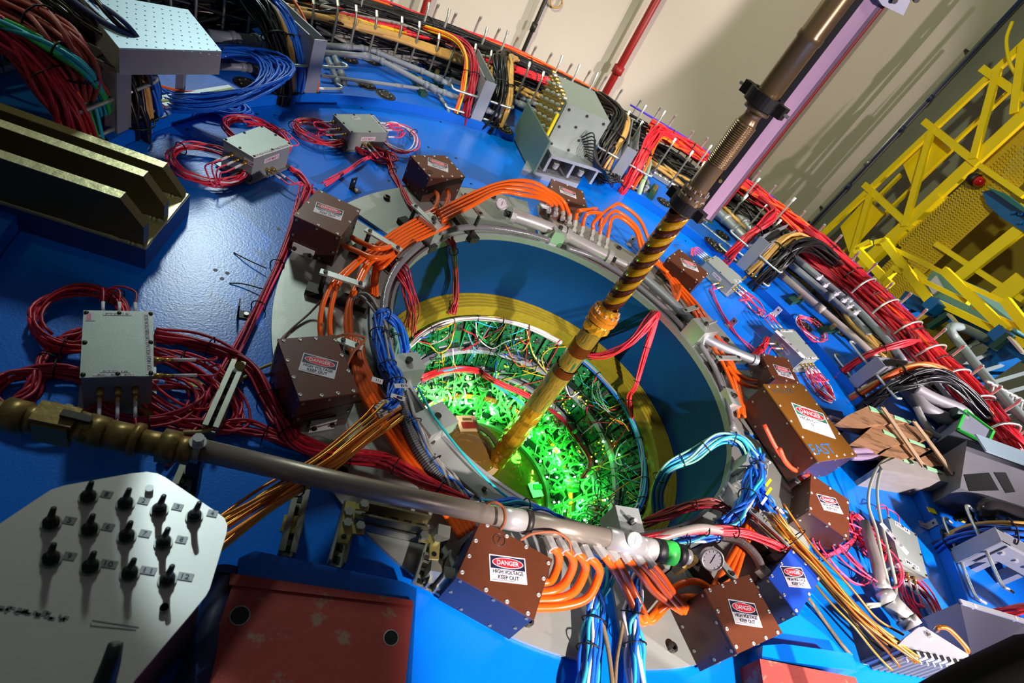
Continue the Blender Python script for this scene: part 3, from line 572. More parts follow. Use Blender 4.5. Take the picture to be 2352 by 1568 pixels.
tray('scarlet cables on the outer lip of the tray behind the brass bellows',2.70,74,44,.28,34,.0085,.07,.05,[RED,RED,ORCAB],ties=(.15,.3,.5,.7))
tray('heavy red cables in the ladder tray at the right',2.70,44,3,lambda s:.27-.02*s,60,.0095,.105,.06,[RED,RED,RED,REDD],ties=(.12,.25,.4,.55,.7,.85),dr=.02)
tray('dark red cables under the heavy red ones at the right',2.58,43,16,.2,18,.008,.06,.03,[REDD])
tray('orange cables among the heavy red ones at the right',2.63,30,8,.30,2,.007,.012,.006,[ORCAB])
tray('blue violet cable on the outer lip of the tray at the right',2.80,78,26,.315,2,.007,.006,.004,[mat('violet_cable_jacket',(70,50,220),.4,0,.1)])
tray('violet cable along the outer lip left of the silver crate',2.66,100,76,.29,1,.006,.001,.001,[mat('violet_cable_jacket',(70,50,220))])
# hook posts and tray rails
t=thing('cable_tray','long curved ladder tray with hooked posts that carries the cables round the ring','cable tray',(0,0,ZR))
for r0,r1,z0,z1 in ((2.40,2.415,ZR+.005,ZR+.03),(2.80,2.815,ZR+.005,ZR+.03)): build('rail',MB().ringbox(r0,r1,z0,z1,90,math.radians(2),math.radians(186)),ALUD,t)
build('side_rail',MB().ringbox(2.535,2.55,.20,.225,40,math.radians(3),math.radians(33)),ALUD,t)
rg=random.Random(3)
def hook(r,az,z1,fl,rr=.0065,m=ZINC):
    u=pol(1,az,0); p=pol(r,az,ZR+.01); q=[p,p+np.array([0,0,z1-.05-ZR]),p+np.array([0,0,z1-.01])+u*(.012*fl),p+np.array([0,0,z1+.03])+u*(.04*fl)]
    build('hook_post',MB().tube(crom(q,9),rr,6),m,t,True); e=q[-1]; build('hook_cap',MB().tube([e-np.array([0,0,.026])-u*.022*fl,e],rr*1.25,6),ALU,t)
az=184
while az>4:
    if az>46: hook(2.405,az+rg.uniform(-.4,.4),.24+rg.uniform(-.02,.03),1,.0075)
    hook(2.80,az+1.4+rg.uniform(-.4,.4),.30+rg.uniform(-.02,.03),-.6,.008,ALU)
    if rg.random()<.5 and az>46: hook(2.62,az+.7,.32+rg.uniform(-.02,.03),.5,.008,ALU)
    az-=3.1
for az in np.arange(6,34,4.3):   # hoops over the heavy red cables
    p=pol(2.55,az,.12); u=pol(1,az,0); z=np.array([0,0,1.]); build('hoop',MB().tube(crom([p,p+z*.15,p+z*.215+u*.05,p+z*.225+u*.17,p+z*.15+u*.25],14),.007,6),ALU,t,True)
for az in range(6,185,6): build('rung',MB().bar(pol(2.41,az,ZR+.018),pol(2.81,az,ZR+.018),.03,.015),ALUD,t)
# blue bundle above the perforated tray at the top
bundle('cable_bundle','blue cables rising from the top left tray to the support arm',[pol(2.65,137,.36,-.65),pol(2.60,137,.40,-.42),pol(2.45,137.9,.41,-.22),pol(2.25,137.9,.37,-.09)],26,.006,.04,[BLUCAB],(.3,.6))
# grey plastic and steel pipes
def pipe(name,label,q,r,m,joints=(),seg=None,cat='pipe',smooth_path=False,jr=1.25,jl=.025,socks=True):
    pts=px(*q); path=crom(pts,seg or 8*len(pts)) if smooth_path else None
    t=thing(name,label,cat,(pts[0][0],pts[0][1],min(p[2] for p in pts)-r))
    if path is None:
        # straight runs with short elbows
        P2=[pts[0]]
        for i in range(1,len(pts)-1):
            a=unit(pts[i-1]-pts[i]);b_=unit(pts[i+1]-pts[i]); e=min(.05,np.linalg.norm(pts[i-1]-pts[i])*.4,np.linalg.norm(pts[i+1]-pts[i])*.4)
            A,B=pts[i]+a*e,pts[i]+b_*e; P2+= [A*(1-s)**2+pts[i]*2*s*(1-s)+B*s*s for s in np.linspace(0,1,5)]
        P2.append(pts[-1]); path=np.array(P2)
    build('pipe_run',MB().tube(path,r,12),m,t,True)
    for i in range(1,len(pts)-1):
        if not smooth_path and socks:
            for o_ in (pts[i-1],pts[i+1]):
                d=unit(o_-pts[i]); e=min(.05,np.linalg.norm(o_-pts[i])*.4); build('socket',MB().cyl(pts[i]+d*e*.9,pts[i]+d*(e*.9+jl),r*1.22,12),m,t,True)
    for s in joints:
        L=np.cumsum([0]+[np.linalg.norm(path[k+1]-path[k]) for k in range(len(path)-1)]); k=np.searchsorted(L,s*L[-1])-1; k=max(0,k); d=unit(path[k+1]-path[k]); c=path[k]+d*(s*L[-1]-L[k]); build('coupling',MB().cyl(c-d*jl,c+d*jl,r*jr,12),m,t,True)
    return t
pipe('grey_pipe','upper grey plastic pipe bending along the far ring',[(742,103,.12),(848,112,.12),(990,172,.12),(1035,196,.12)],.0165,PVC,(.2,.9))
pipe('grey_pipe','long grey plastic pipe bending below the upper one on the far ring',[(742,121,.12),(858,130,.12),(1000,205,.12),(1100,243,.12),(1150,268,.12)],.0165,PVC,(.25,.62))
pipe('grey_pipe','thin grey tube with an elbow that ends at the gap of the ring',[(738,174,.08),(985,206,.08),(1005,214,.08),(1032,255,.06),(1022,272,0.)],.010,PVC,(.5,))
pipe('grey_pipe','left one of twin grey drain pipes right of the arm at the far left',[(752,134,.12),(768,170,.08),(780,205,.05),(786,238,-.05)],.016,PVC,(.5,.7))
pipe('grey_pipe','right one of twin grey drain pipes right of the arm at the far left',[(768,130,.12),(783,165,.08),(793,200,.05),(797,236,-.05)],.016,PVC,(.4,.75))
pipe('grey_pipe','dark steel pipe behind the perforated tray',[(480,82,.15),(560,92,.15),(640,100,.15)],.03,PVC)
pipe('grey_pipe','second dark steel pipe behind the perforated tray',[(500,97,.13),(570,104,.13),(635,112,.13)],.022,PVC)
pipe('grey_pipe','low grey pipe with an elbow under the blue cable coil',[(500,152,.08),(582,155,.08),(628,200,.04),(632,236,-.05)],.018,PVC,(.45,))
pipe('grey_pipe','grey pipe right of the middle arm passing below the tan cables',[(1155,205,.12),(1200,222,.12),(1250,250,.12)],.0165,PVC,(.5,))
pipe('grey_pipe','lower grey pipe right of the middle arm',[(1158,228,.1),(1190,236,.1),(1240,262,.1)],.02,PVC,(.5,))
pipe('grey_pipe','pale grey pipe bending behind the brass bellows, upper one',[(1478,352,.12),(1510,368,.12),(1545,395,.12),(1590,415,.12)],.022,PVC,(.3,))
pipe('grey_pipe','pale grey pipe bending behind the brass bellows, lower one',[(1470,365,.10),(1530,392,.10),(1560,412,.10),(1590,440,.10)],.02,PVC,(.5,))
pipe('grey_pipe','pale green hose rising beside the red cables at the silver crate arm',[(1462,460,0.),(1476,420,.12),(1492,375,.16),(1485,352,.16)],.017,mat('pale_green_hose',(160,186,150),.4),smooth_path=True)
pipe('grey_pipe','grey drain elbow beside the pale green hose',[(1470,468,-.03),(1480,440,.06),(1488,420,.08),(1470,402,.08)],.02,PVC)
pipe('grey_pipe','grey drain elbow nearest the silver crate arm',[(1445,452,-.03),(1453,430,.06),(1462,412,.08),(1445,395,.08)],.02,PVC)
pipe('steel_pipe','bright steel manifold pipe at the foot of the brass bellows',[(1462,375,.07),(1500,395,.07),(1555,432,.07)],.032,STEEL,(.4,.7))
pipe('steel_pipe','bright turquoise lit pipe below the mauve beam, first',[(1632,470,.12),(1680,515,.12),(1725,560,.12)],.034,ALUD)
pipe('steel_pipe','bright turquoise lit pipe below the mauve beam, second',[(1660,455,.15),(1700,500,.15),(1745,548,.15)],.03,ALUD)
pipe('steel_pipe','thin steel tube along the ring under the mauve beam',[(1600,505,.05),(1650,545,.05),(1712,592,.05)],.01,STEEL)
pipe('grey_pipe','warm grey long pipe along the ring below the right arm',[(1772,612,.12),(1850,680,.12),(1950,765,.12),(2030,838,.12)],.024,mat('warm_grey_pipe',(160,150,148),.45),(.45,),socks=False)
pipe('grey_pipe','slate grey long pipe in the middle of three at the right',[(1790,585,.15),(1868,650,.15),(1960,730,.15),(1995,770,.15)],.024,PVC,(.55,),socks=False)
pipe('grey_pipe','slate grey long pipe uppermost of three at the right',[(1800,570,.19),(1880,636,.19),(1975,715,.19),(2045,790,.19),(2075,830,.19)],.024,PVC,(.5,),socks=False)
# dark green strut clips that hold the pipes
for i,q in enumerate([(960,195),(1000,178),(1580,455),(1500,440),(1830,688),(1880,625),(1905,757),(1965,770),(2010,775)]):
    c=P(q[0],q[1],.07); a=math.atan2(c[1],c[0]); u=np.array([math.cos(a),math.sin(a),0])
    t=thing('pipe_strut',['dark green strut under the bends of the far grey pipes','dark green strut right behind the first one on the far ring','dark green strut left of the mauve beam foot','dark green strut beside the bright steel manifold','dark green strut under the warm grey pipe, upper end','dark green strut across the slate grey pipes','dark green strut under the warm grey pipe, lower end','dark green strut beside the bolt pockets at the right','dark green strut across the lower slate pipes'][i],'strut',(c[0],c[1],ZR))
    build('channel',MB().bar(c-u*.12+[0,0,.0],c+u*.12,.045,.03),DKGRN,t); build('foot',MB().box((c[0],c[1],(ZR+.055)/2+.0),.05,.05,.07-ZR,u,(-u[1],u[0],0)),DKST,t); build('clamp',MB().cyl(c+[0,0,.015],c+[0,0,.05],.015,8),BRASS,t)
# red and white connector cluster on the tan hoses at the right
for i,q in enumerate([(1880,638),(1895,655),(1920,675),(1938,690),(1950,705),(1965,718)]):
    c=P(q[0],q[1],.21); t=thing('white_clip','small white plastic clip on the tan hoses, %s from the upper end'%['first','second','third','fourth','fifth','sixth'][i],'clip',(c[0],c[1],.19),'white clips on the tan hoses')
    build('clip_body',MB().box(c,.03,.018,.022),WHT,t); build('clip_nut',MB().cyl(c+[0,0,.01],c+[.012,.0,.03],.008,8),WHT,t)
# perforated tray at the top left and its blue cable coil
hT=.40; q=[(185,0),(432,22),(509,117),(274,110)]
T=[P(a[0],a[1],hT) for a in q]; T[0]=T[0]+(T[0]-T[3])*.25; T[1]=T[1]+(T[1]-T[2])*.0; cc=sum(T)/4
t=thing('perforated_tray','wide pale perforated metal tray upside down over the far left ring','tray',(cc[0],cc[1],ZR))
build('top_plate',MB().prism(T,hT-.006,hT),mat('pale_blue_grey_metal',(170,196,210),.42,.35,.08,10),t)
m=MB(); ex_=(T[1]-T[0])/13; ey_=(T[3]-T[0])/10
for i in range(1,13):
    for j in range(1,10):
        p=T[0]+ex_*(i+.5*(j%2)*.9-.2)+ey_*j; m.lathe([(.0034,.0006),(.0003,.0006)],6,(p[0],p[1],hT))
o=build('perforation',m,CHIP,t); o['kind']='stuff'
for i in (1,2,3):
    a,b_=T[i],T[(i+1)%4]; build('side_flange',MB().sheet([a-[0,0,.006],b_-[0,0,.006],b_-[0,0,.095],a-[0,0,.095]],(cc-(a+b_)/2)*.012),ALUD,t)
for k in (0,1,2,3):
    p=T[k]*.9+cc*.1; build('leg',MB().box((p[0],p[1],(hT-.1+ZR)/2+.02),.03,.03,hT-.06-ZR),ALUD,t) if k<2 else None
coil('cable_coil','big loose coil of blue cables under the right end of the perforated tray',P(485,160,.14),.27,.25,.10,[BLUCAB],30,r=.0062,rot=.3,jit=.25,tilt=.42)
coil('cable_coil','flat blue cables spread under the front of the perforated tray',P(420,185,.08),.24,.09,.02,[BLUCAB],15,r=.006,rot=.1,jit=.25)
coil('cable_coil','red cable coil hanging at the far left edge behind the bronze beams',P(75,165,.30),.17,.15,.0,[mat('dusty_red_cable',(150,60,58),.5)],16,r=.0085,tilt=.3,jit=.12)
cable('orange_cable','thin orange cable pair on the edge under the perforated tray',px((350,192,.1),(420,210,.07),(478,212,.06),(430,235,.06),(365,246,.06)),.006,ORCAB)
t=thing('flat_bar','flat grey bar lying on the raised ring below the blue coil','bar',tuple(P(450,225,ZR)))
build('bar',MB().bar(P(365,236,ZR+.008),P(538,207,ZR+.008),.07,.014),ALUD,t); build('slot',MB().bar(P(370,232,ZR+.017),P(535,203,ZR+.017),.012,.004),mat('olive_strip',(150,160,60),.5),t)
# crimson and teal cables in the dark corner above the bronze beams
bundle('cable_bundle','thick dusty red cables sweeping along the upper left edge',[P(-60,-20,.36),P(80,45,.38),P(170,130,.34),P(205,220,.18),P(225,300,-.03)],26,.008,.05,[mat('dusty_red_cable',(150,60,58))],(.3,.6))
bundle('cable_bundle','teal cables sweeping along the upper left edge',[P(-60,30,.38),P(70,80,.38),P(180,150,.34),P(232,230,.18),P(243,305,-.03)],7,.008,.018,[CYAN,GRNCAB],(.4,))
bundle('cable_bundle','black cables over the far left support arm',[P(130,-40,.40),P(210,30,.40),P(285,95,.37),P(325,140,.30),P(345,200,.14),P(348,280,-.04)],18,.009,.05,[BLKCAB,DKBLUE],(.5,))
# silver connector crate and its steel base
CB=[P(1205,395,.0),P(1370,425,0)]
# ================================================================ long central tube and its beam
Z=np.array([0,0,1.])
t=thing('central_tube','long tube rising out of the opening, gold tape wrapped above and crinkled amber film below','tube',(0,0,-1.08))
def zl(prof,m,name,n=28,par=t,smooth=True): return build(name,MB().lathe(prof,n),m,par,smooth)
rg=random.Random(11)
m=MB(); prof=[]
for k in range(26):
    z=-1.08+k*.0305; prof.append((.052+rg.uniform(-.004,.004),z))
m.lathe(prof,20); m.v=[(x*(1+rg.uniform(-.07,.07)),y*(1+rg.uniform(-.07,.07)),z) for x,y,z in m.v]; build('crinkled_film',m,FOIL,t,False)
zl([(.051,-.32),(.050,-.06)],mat('streaky_amber_film',(158,132,50),.16,.55,.5,30,.8,40,stretch=(3,3,.5),coat=.4,c2=(60,110,70),c2s=26,c2t=.56),'film_sleeve'); zl([(.0515,-.075),(.0515,-.03)],KAPD,'film_band'); zl([(.045,-.03),(.044,.235)],mat('streaky_amber_film',(158,132,50)),'upper_sleeve')
for z in (.09,): zl([(.0465,z-.03),(.0465,z+.03)],KAPD,'film_band')
m=MB().lathe([(.036,.2),(.058,.215),(.052,.235),(.048,.245),(.040,.262)],24); m.v=[(x*(1+rg.uniform(-.12,.12)),y*(1+rg.uniform(-.12,.12)),z+rg.uniform(-.006,.006)) for x,y,z in m.v]; build('crumpled_wrap',m,FOIL,t)
zl([(.04,.262),(.062,.262),(.062,.283),(.04,.283)],mat('amber_flange',(220,140,40),.25,.4,.1,coat=.4),'flange',32,smooth=False); zl([(.058,.288),(.058,.306),(.036,.306)],mat('amber_flange',(220,140,40)),'flange',32,smooth=False)
for k in range(10):
    a=k*.628; build('flange_screw',MB().cyl((.052*math.cos(a),.052*math.sin(a),.306),(.052*math.cos(a),.052*math.sin(a),.314),.005,6),STEEL,t)
zl([(.040,.306),(.038,.335)],FOIL,'neck_wrap')
K=13; z0=.345; dz=(.80-.33)/K
for k in range(K):
    m=MB().lathe([(.0375,z0+k*dz),(.0382+.0006*(k%2),z0+k*dz+.001),(.0382+.0006*(k%2),z0+(k+1)*dz-.001),(.0375,z0+(k+1)*dz)],26); m.v=[(x,y,z+.9*x) for x,y,z in m.v]; build('tape_wrap',m,KAPT if k%2 else KAPD,t,True)
t2=thing('steel_tube','brushed steel tube with bellows above the gold wrapped tube at the upper right','tube',(0,0,.79)); B2=mat('bronze_tinted_steel',(150,124,88),.26,.6,.1,14)
zl([(.036,.845),(.046,.845),(.046,.862),(.040,.867),(.046,.872),(.046,.888),(.03,.888)],B2,'flange',30,t2,False)
for k in range(12):
    a=k*.5236; build('flange_bolt',MB().cyl((.042*math.cos(a),.042*math.sin(a),.838),(.042*math.cos(a),.042*math.sin(a),.896),.004,6),STEEL,t2)
zl([(.040,.80),(.042,.845)],FOIL,'neck_wrap',24,t2); zl([(.032,.888),(.032,.99)],B2,'lower_tube',30,t2)
prof=[(.032,.99)]
for k in range(22): z=.992+k*.0066; prof+=[(.036,z),(.036,z+.0028),(.031,z+.0038),(.031,z+.0058)]
zl(prof+[(.031,1.142)],B2,'bellows',30,t2); zl([(.031,1.14),(.026,1.155),(.026,1.175),(.042,1.178),(.042,1.2),(.034,1.2)],B2,'collar',28,t2)
zl([(.0355,1.2),(.0355,1.39),(.0385,1.395),(.0385,1.41),(.036,1.415),(.037,2.6)],B2,'upper_tube',30,t2)
# clamp of the tube
for z,w in ((.83,.15),(1.215,.15)):
    c=thing('tube_clamp','dark split clamp holding the %s end of the bellows tube to the mauve beam'%('lower' if z<1 else 'upper'),'clamp',(0,0,z-.03))
    build('clamp_ring',MB().ringbox(.0425,.056,z-.02,z+.02,28),DKST,c)
    for s in (-1,1): build('ear',MB().box((s*.066*.6,-s*.066*.8,z),.03,.03,.036,(.6,-.8,0),(.8,.6,0)),DKST,c); build('clamp_bolt',MB().cyl((s*.04+.022,-s*.053-.022,z-.0),(s*.04-.022,-s*.053+.022,z),.005,6),STEEL,c)
A=P(1605,493,.75); Bq=P(1634,508,.75); A0=P(1582,486,.75); d=unit(Bq-A); nb=np.array([-d[1],d[0],0]); nb=nb if nb@(-(CAM-A))>0 else -nb
t3=thing('mauve_beam','heavy vertical beam with mauve scratched face and black channel beside the steel tube','beam',(A[0],A[1],.75))
def ex(poly,z0,z1): return MB().prism([np.array(p) for p in poly],z0,z1)
build('mauve_face',ex([A,Bq,Bq+nb*.012,A+nb*.012],.75,3.2),PINKWD,t3); build('far_flange',ex([Bq-d*.012,Bq,Bq+nb*.13,Bq+nb*.13-d*.012],.75,3.2),DKST,t3)
build('black_channel',ex([A0+nb*.03,A,A+nb*.012,A0+nb*.045],.75,3.2),BLACK,t3); build('channel_lip',ex([A0+nb*.03,A0+nb*.045,A0+nb*.12,A0+nb*.105-d*.01],.75,3.2),BLACK,t3)
build('red_edge',ex([Bq+d*.001,Bq+d*.007,Bq+d*.007+nb*.02,Bq+d*.001+nb*.02],.82,3.2),REDP,t3)
build('end_plate',ex([A0+nb*.02-d*.01,Bq+d*.01,Bq+d*.01+nb*.12,A0+nb*.12-d*.01],.74,.75),DKGRN,t3)
for z in (.85,1.0,1.22): 
    m=MB().bar(A0*.0+np.array([0,0,z]),A0+nb*.06+np.array([0,0,z-.75]),.05,.035); build('tube_bracket',m,DKST,t3)
for z in (.80,.9,1.19): build('bolt',MB().cyl(A-d*.02+np.array([0,0,z-.75])+nb*.0,A-d*.02+np.array([0,0,z-.75])-nb*.02,.007,8),BRASS,t3)
# bolted plate at the very top
q=[PV(1990,-20,A[:2],nb),PV(2050,0,A[:2],nb),PV(2085,-5,A[:2],nb),PV(2068,32,A[:2],nb),PV(2018,12,A[:2],nb)]
q=[p-nb*.03 for p in (PV(1985,-40,A[:2],nb),PV(2100,-40,A[:2],nb),PV(2066,31,A[:2],nb),PV(2018,8,A[:2],nb))]
tp=thing('splice_plate','pale bolted plate across the top of the mauve beam','plate',tuple(q[3])); build('plate',MB().sheet(q,nb*.028),ALUD,tp)
for s,v in ((.3,.75),(.75,.7),(.35,.35),(.8,.3)):
    p=q[0]+(q[1]-q[0])*s+(q[3]-q[0])*v; build('bolt',MB().cyl(p,p-nb*.012,.008,8),DKST,tp)
def PCyl(x,y,R):
    d=ray(x,y); last=None
    for z in np.linspace(.3,-1.2,300):
        X=CAM+d*((z-CAM[2])/d[2]); g=math.hypot(X[0],X[1])-R
        if last is not None and last<0<=g or (last is not None and last>0>=g and X[1]>0 and z<0): pass
        last=g
    a=d[0]**2+d[1]**2; b=2*(CAM[0]*d[0]+CAM[1]*d[1]); c=CAM[0]**2+CAM[1]**2-R*R; t=(-b+math.sqrt(b*b-4*a*c))/(2*a); return CAM+d*t
# ================================================================ things round the rim
def bracket(name,label,p,h=.09,w=.075,r0=.80,r1=.90,low=.05,m=ALU,knob=False,side=1):
    c=P(p[0],p[1],.045); a=math.atan2(c[1],c[0]); u=np.array([math.cos(a),math.sin(a),0]); v=np.array([math.sin(a),-math.cos(a),0])
    t=thing(name,label,'bracket',(u[0]*(r0+r1)/2,u[1]*(r0+r1)/2,.03)); rm=(r0+r1)/2
    build('block',MB().box(u*rm+Z*(.03+h/2),r1-r0,w,h,u,v),m,t)
    if low:
        build('foot',MB().box(u*(rm+.005)+v*side*(w/2+low/2)+Z*.042,(r1-r0)*.8,low,.022,u,v),m,t)
        build('web',MB().sheet([u*(r0+.02)+v*side*w/2+Z*.055,u*(r0+.02)+v*side*(w/2+low*.8)+Z*.055,u*(r0+.02)+v*side*w/2+Z*(.03+h*.8)],u*.012),m,t)
        build('bolt',MB().cyl(u*(rm+.0)+v*side*(w/2+low*.6)+Z*.053,u*rm+v*side*(w/2+low*.6)+Z*.066,.011,6),DKST,t)
    build('cap_bolt',MB().cyl(u*rm+Z*(.03+h),u*rm+Z*(.03+h+.014),.012,10),DKST,t)
    if knob: build('pin',MB().cyl(u*rm+Z*(.03+h),u*rm+u*.02+v*.02+Z*(.03+h+.05),.006,8),STEEL,t)
    return t
bracket('rim_bracket','machined aluminium bracket at the far left of the rim under the clear hose',(1000,555),.10,.075)
bracket('rim_bracket','machined aluminium bracket at the top of the rim with a greenish face',(1275,562),.085,.07,side=-1)
bracket('rim_bracket','big green lit bracket at the right of the rim with a steel pin',(1592,775),.11,.10,r0=.795,r1=.915,knob=True)
bracket('rim_bracket','slim green lit bracket at the right of the rim above the cable crossing',(1655,915),.05,.10,low=0,r0=.795,r1=.85)
bracket('rim_bracket','green lit block with a yellow face and a pin where blue cables cross the rim',(1690,1075),.10,.075,knob=True)
bracket('rim_bracket','grey block with a steel pin above the front pipe',(1410,1198),.10,.09,r0=.76,r1=.87,low=0,knob=True)
bracket('rim_bracket','grey block with black screw at the left of the rim beside the blue cables',(945,862),.095,.075,r0=.77,r1=.87,low=0)
bracket('rim_bracket','lower grey block at the left of the rim in front of the lit boards',(978,985),.06,.09,r0=.76,r1=.88,low=0)
def hose(name,label,q,r,m,group=None,cat='hose',seg=None,sides=10): return cable(name,label,px(*q),r,m,seg,cat,group,sides)
hose('clear_hose','clear ribbed hose round the far left of the rim',[(884,800,.07),(880,730,.08),(888,662,.09),(918,605,.10),(965,560,.11)],.0145,CLEARH,seg=40)
hose('clear_hose','clear ribbed hose along the top of the rim between two brackets',[(1010,533,.10),(1060,523,.08),(1120,522,.07),(1200,534,.07),(1262,552,.07)],.0145,CLEARH,seg=40)
hose('clear_hose','clear ribbed hose on the upper right of the rim',[(1300,568,.07),(1370,594,.06),(1450,645,.05),(1530,712,.05),(1580,762,.06)],.0135,CLEARH,seg=40)
hose('clear_hose','green tinted ribbed hose down the right of the rim',[(1608,790,.08),(1640,842,.06),(1668,912,.05),(1684,985,.06)],.0135,CLEARH,seg=30)
def ribbed(name,label,q,r,m):
    path=crom(px(*q),110); rr=[r*(1.0 if i%2 else .88) for i in range(110)]; return build(name,MB().tube(path,rr,10),m,None,False,label,'hose')
RIBG=mat('grey_ribbed_conduit',(150,142,138),.4,.1,.1)
ribbed('ribbed_conduit','dark ribbed conduit dropping along the lower left of the rim',[(912,890,.10),(928,950,.09),(955,1020,.08),(1000,1085,.07),(1050,1130,.07)],.022,mat('dark_ribbed_conduit',(70,72,74),.45))
ribbed('ribbed_conduit','grey ribbed conduit in front of the round white gauge',[(1655,1232,.10),(1700,1242,.11),(1735,1275,.10),(1752,1310,.08)],.016,RIBG)
ribbed('ribbed_conduit','upper grey ribbed conduit beside the flat bar at the lower right',[(1706,1175,.08),(1738,1215,.09),(1765,1245,.09),(1785,1272,.08)],.015,RIBG)
for q in ((1752,1312),(1787,1274)):
    c=P(*q,.075); t=build('conduit_nut',MB().cyl(c-[.012,-.012,.0],c+[.012,-.012,0],.024,6),STEEL,None,False,'hex nut at the end of the %s ribbed conduit'%('lower' if q[1]>1300 else 'upper'),'nut')
# gas manifolds
def manifold(label,q,r,ends=True,name='manifold_pipe',m=STEEL):
    pts=px(*q); t=thing(name,label,'pipe',(pts[0][0],pts[0][1],pts[0][2]-r)); build('pipe_run',MB().tube(crom(pts,24),r,18),m,t,True)
    for k,(p,o_) in enumerate(((pts[0],pts[1]),(pts[-1],pts[-2]))):
        if ends: d=unit(o_-p); build('end_clamp',MB().cyl(p-d*.004,p+d*.022,r*1.28,18),m,t); build('end_nut',MB().cyl(p-d*.03,p,r*.55,6),DKST,t)
    return t
MF=manifold('thick steel gas manifold at the top of the rim under the high orange arch',[(1172,493,.085),(1230,512,.085),(1292,536,.085)],.034)
manifold('thick steel gas manifold right of the top rim bracket',[(1300,540,.085),(1350,566,.085),(1402,592,.085)],.032)
manifold('narrow steel fitting run before the gold wrapped tube',[(1405,592,.08),(1430,604,.08),(1448,612,.08)],.017)
manifold('plain grey pipe on the upper right of the rim',[(1462,622,.07),(1530,682,.07),(1590,738,.07)],.024,False,m=ALUD)
manifold('plain grey pipe from the big green bracket to the small brown box',[(1612,772,.08),(1660,797,.09),(1735,828,.09)],.024,True,m=ALUD)
# gauges
def gauge(label,q,h,r,nrm,stem=None):
    c=P(*q,h); N=unit(nrm); X=unit(np.cross([0,0,1.],N) if abs(N[2])<.95 else np.array([1.,0,0])); Y=np.cross(N,X)
    t=thing('pressure_gauge',label,'gauge',(c[0],c[1],h-r)); build('case',MB().cyl(c-N*r*.55,c,r,28),STEEL,t); build('bezel',MB().tube(np.array([c+X*r*.95*math.cos(a)+Y*r*.95*math.sin(a) for a in np.linspace(0,PI2,30)]),r*.11,6),STEEL,t,True)
    f=build('dial',MB().disc(c,X,Y,r*.9,r*.9,N,.0015,28),LABW,t); c2=c+N*.0016; m=MB()
    for k in range(11):
        a=-.7+k*.46; e=X*math.cos(a)+Y*math.sin(a); m.bar(c2+e*r*.66,c2+e*r*.82,r*.035,.0006,N)
    build('scale_marks',m,LABK,f); e=unit(-Y+.1*X); build('needle',MB().bar(c2-e*r*.55,c2+e*r*.35,r*.06,.0012,N),LABK,f)
    if stem is not None: s=P(*stem[:2],stem[2]); build('stem',MB().tube(crom([c-N*r*.5,(c-N*r*.8+s)/2,s],8),r*.22,8),DKST,t,True)
tocam=lambda q,h:CAM-P(*q,h)
gauge('pressure gauge on a steel elbow at the upper left of the rim',(1153,468),.15,.030,unit(tocam((1153,468),.15))+np.array([0,0,.8]),(1172,494,.09))
gauge('pressure gauge with a yellow tag under the high orange arch',(1252,466),.15,.030,unit(tocam((1252,466),.15))+np.array([.2,0,.6]),(1258,512,.10))
gauge('pressure gauge on the front pipe above the nine orange hoses',(1458,1240),.26,.022,unit(tocam((1458,1240),.26))+np.array([.35,-.35,.6]),(1462,1262,.2))
gauge('larger white pressure gauge tilted sideways near the blue lit box',(1636,1285),.17,.035,np.array([-.35,-.65,.6]),(1615,1270,.12))
# orange hoses
OG='orange water hoses'
def ohose(label,q,r=.0105): 
    t=thing('orange_hose',label,'hose',tuple(P(*q[0])*[1,1,0]+[0,0,max(0,min(k[2] for k in q)-r)])); build('hose_run',MB().tube(crom(px(*q),14+7*len(q)),r,10),ORANGE,t,True); return t
def fit(t,q,dirv=None,r=.0115,L=.05):
    p=P(*q[0]);e=P(*q[1]); d=unit(e-p); build('fitting',MB().cyl(p-d*L*.15,p+d*L*.55,r*1.15,8).cyl(p+d*L*.5,p+d*L,r*.8,8).cyl(p+d*L*.85,p+d*L*1.25,r*1.25,6),STEEL,t)
for k,(sx,sy,ex_,ey_,pk_) in enumerate([(1315,500,1313,520,418),(1300,488,1298,512,425),(1284,478,1283,505,432),(1268,470,1270,498,440)]):
    o=k*8
    t=ohose(['outermost','second','third','innermost'][k]+' orange hose of the high arch at the top of the rim',[(1004+k*3,487+k*7,.14),(1080,447+k*9,.19),(1150-k*2,421+k*7,.22),(1215-k*6,pk_-2+k*3,.24),(1264-k*5,440+k*6,.21),(1294-k*9,462+k*3,.17),(sx-6,sy-6,.13)]); fit(t,[(sx-6,sy-5,.125),(sx-8,sy+16,.10)])
for k,(ax,ay,px_,py_,bx,by) in enumerate([(1322,508,1345,481,1372,500),(1338,522,1363,488,1377,520),(1362,528,1420,471,1492,555),(1378,540,1415,488,1485,575),(1395,548,1418,500,1478,580)]):
    q=[(ax,ay+2,.12),(ax+4,ay-20,.16),(px_-12,py_+2,.19),(px_+8,py_,.19),((px_+bx)/2+12,(py_+by)/2-10,.16),(bx,by,.10)]
    if k>1: q+= [(1510+k*6,610+k*4,.08)]
    t=ohose(['first small','second small','outermost large','middle large','inner large'][k]+' orange hose arching right of the top rim bracket',q); fit(t,[(ax,ay+2,.12),(ax-4,ay+22,.09)])
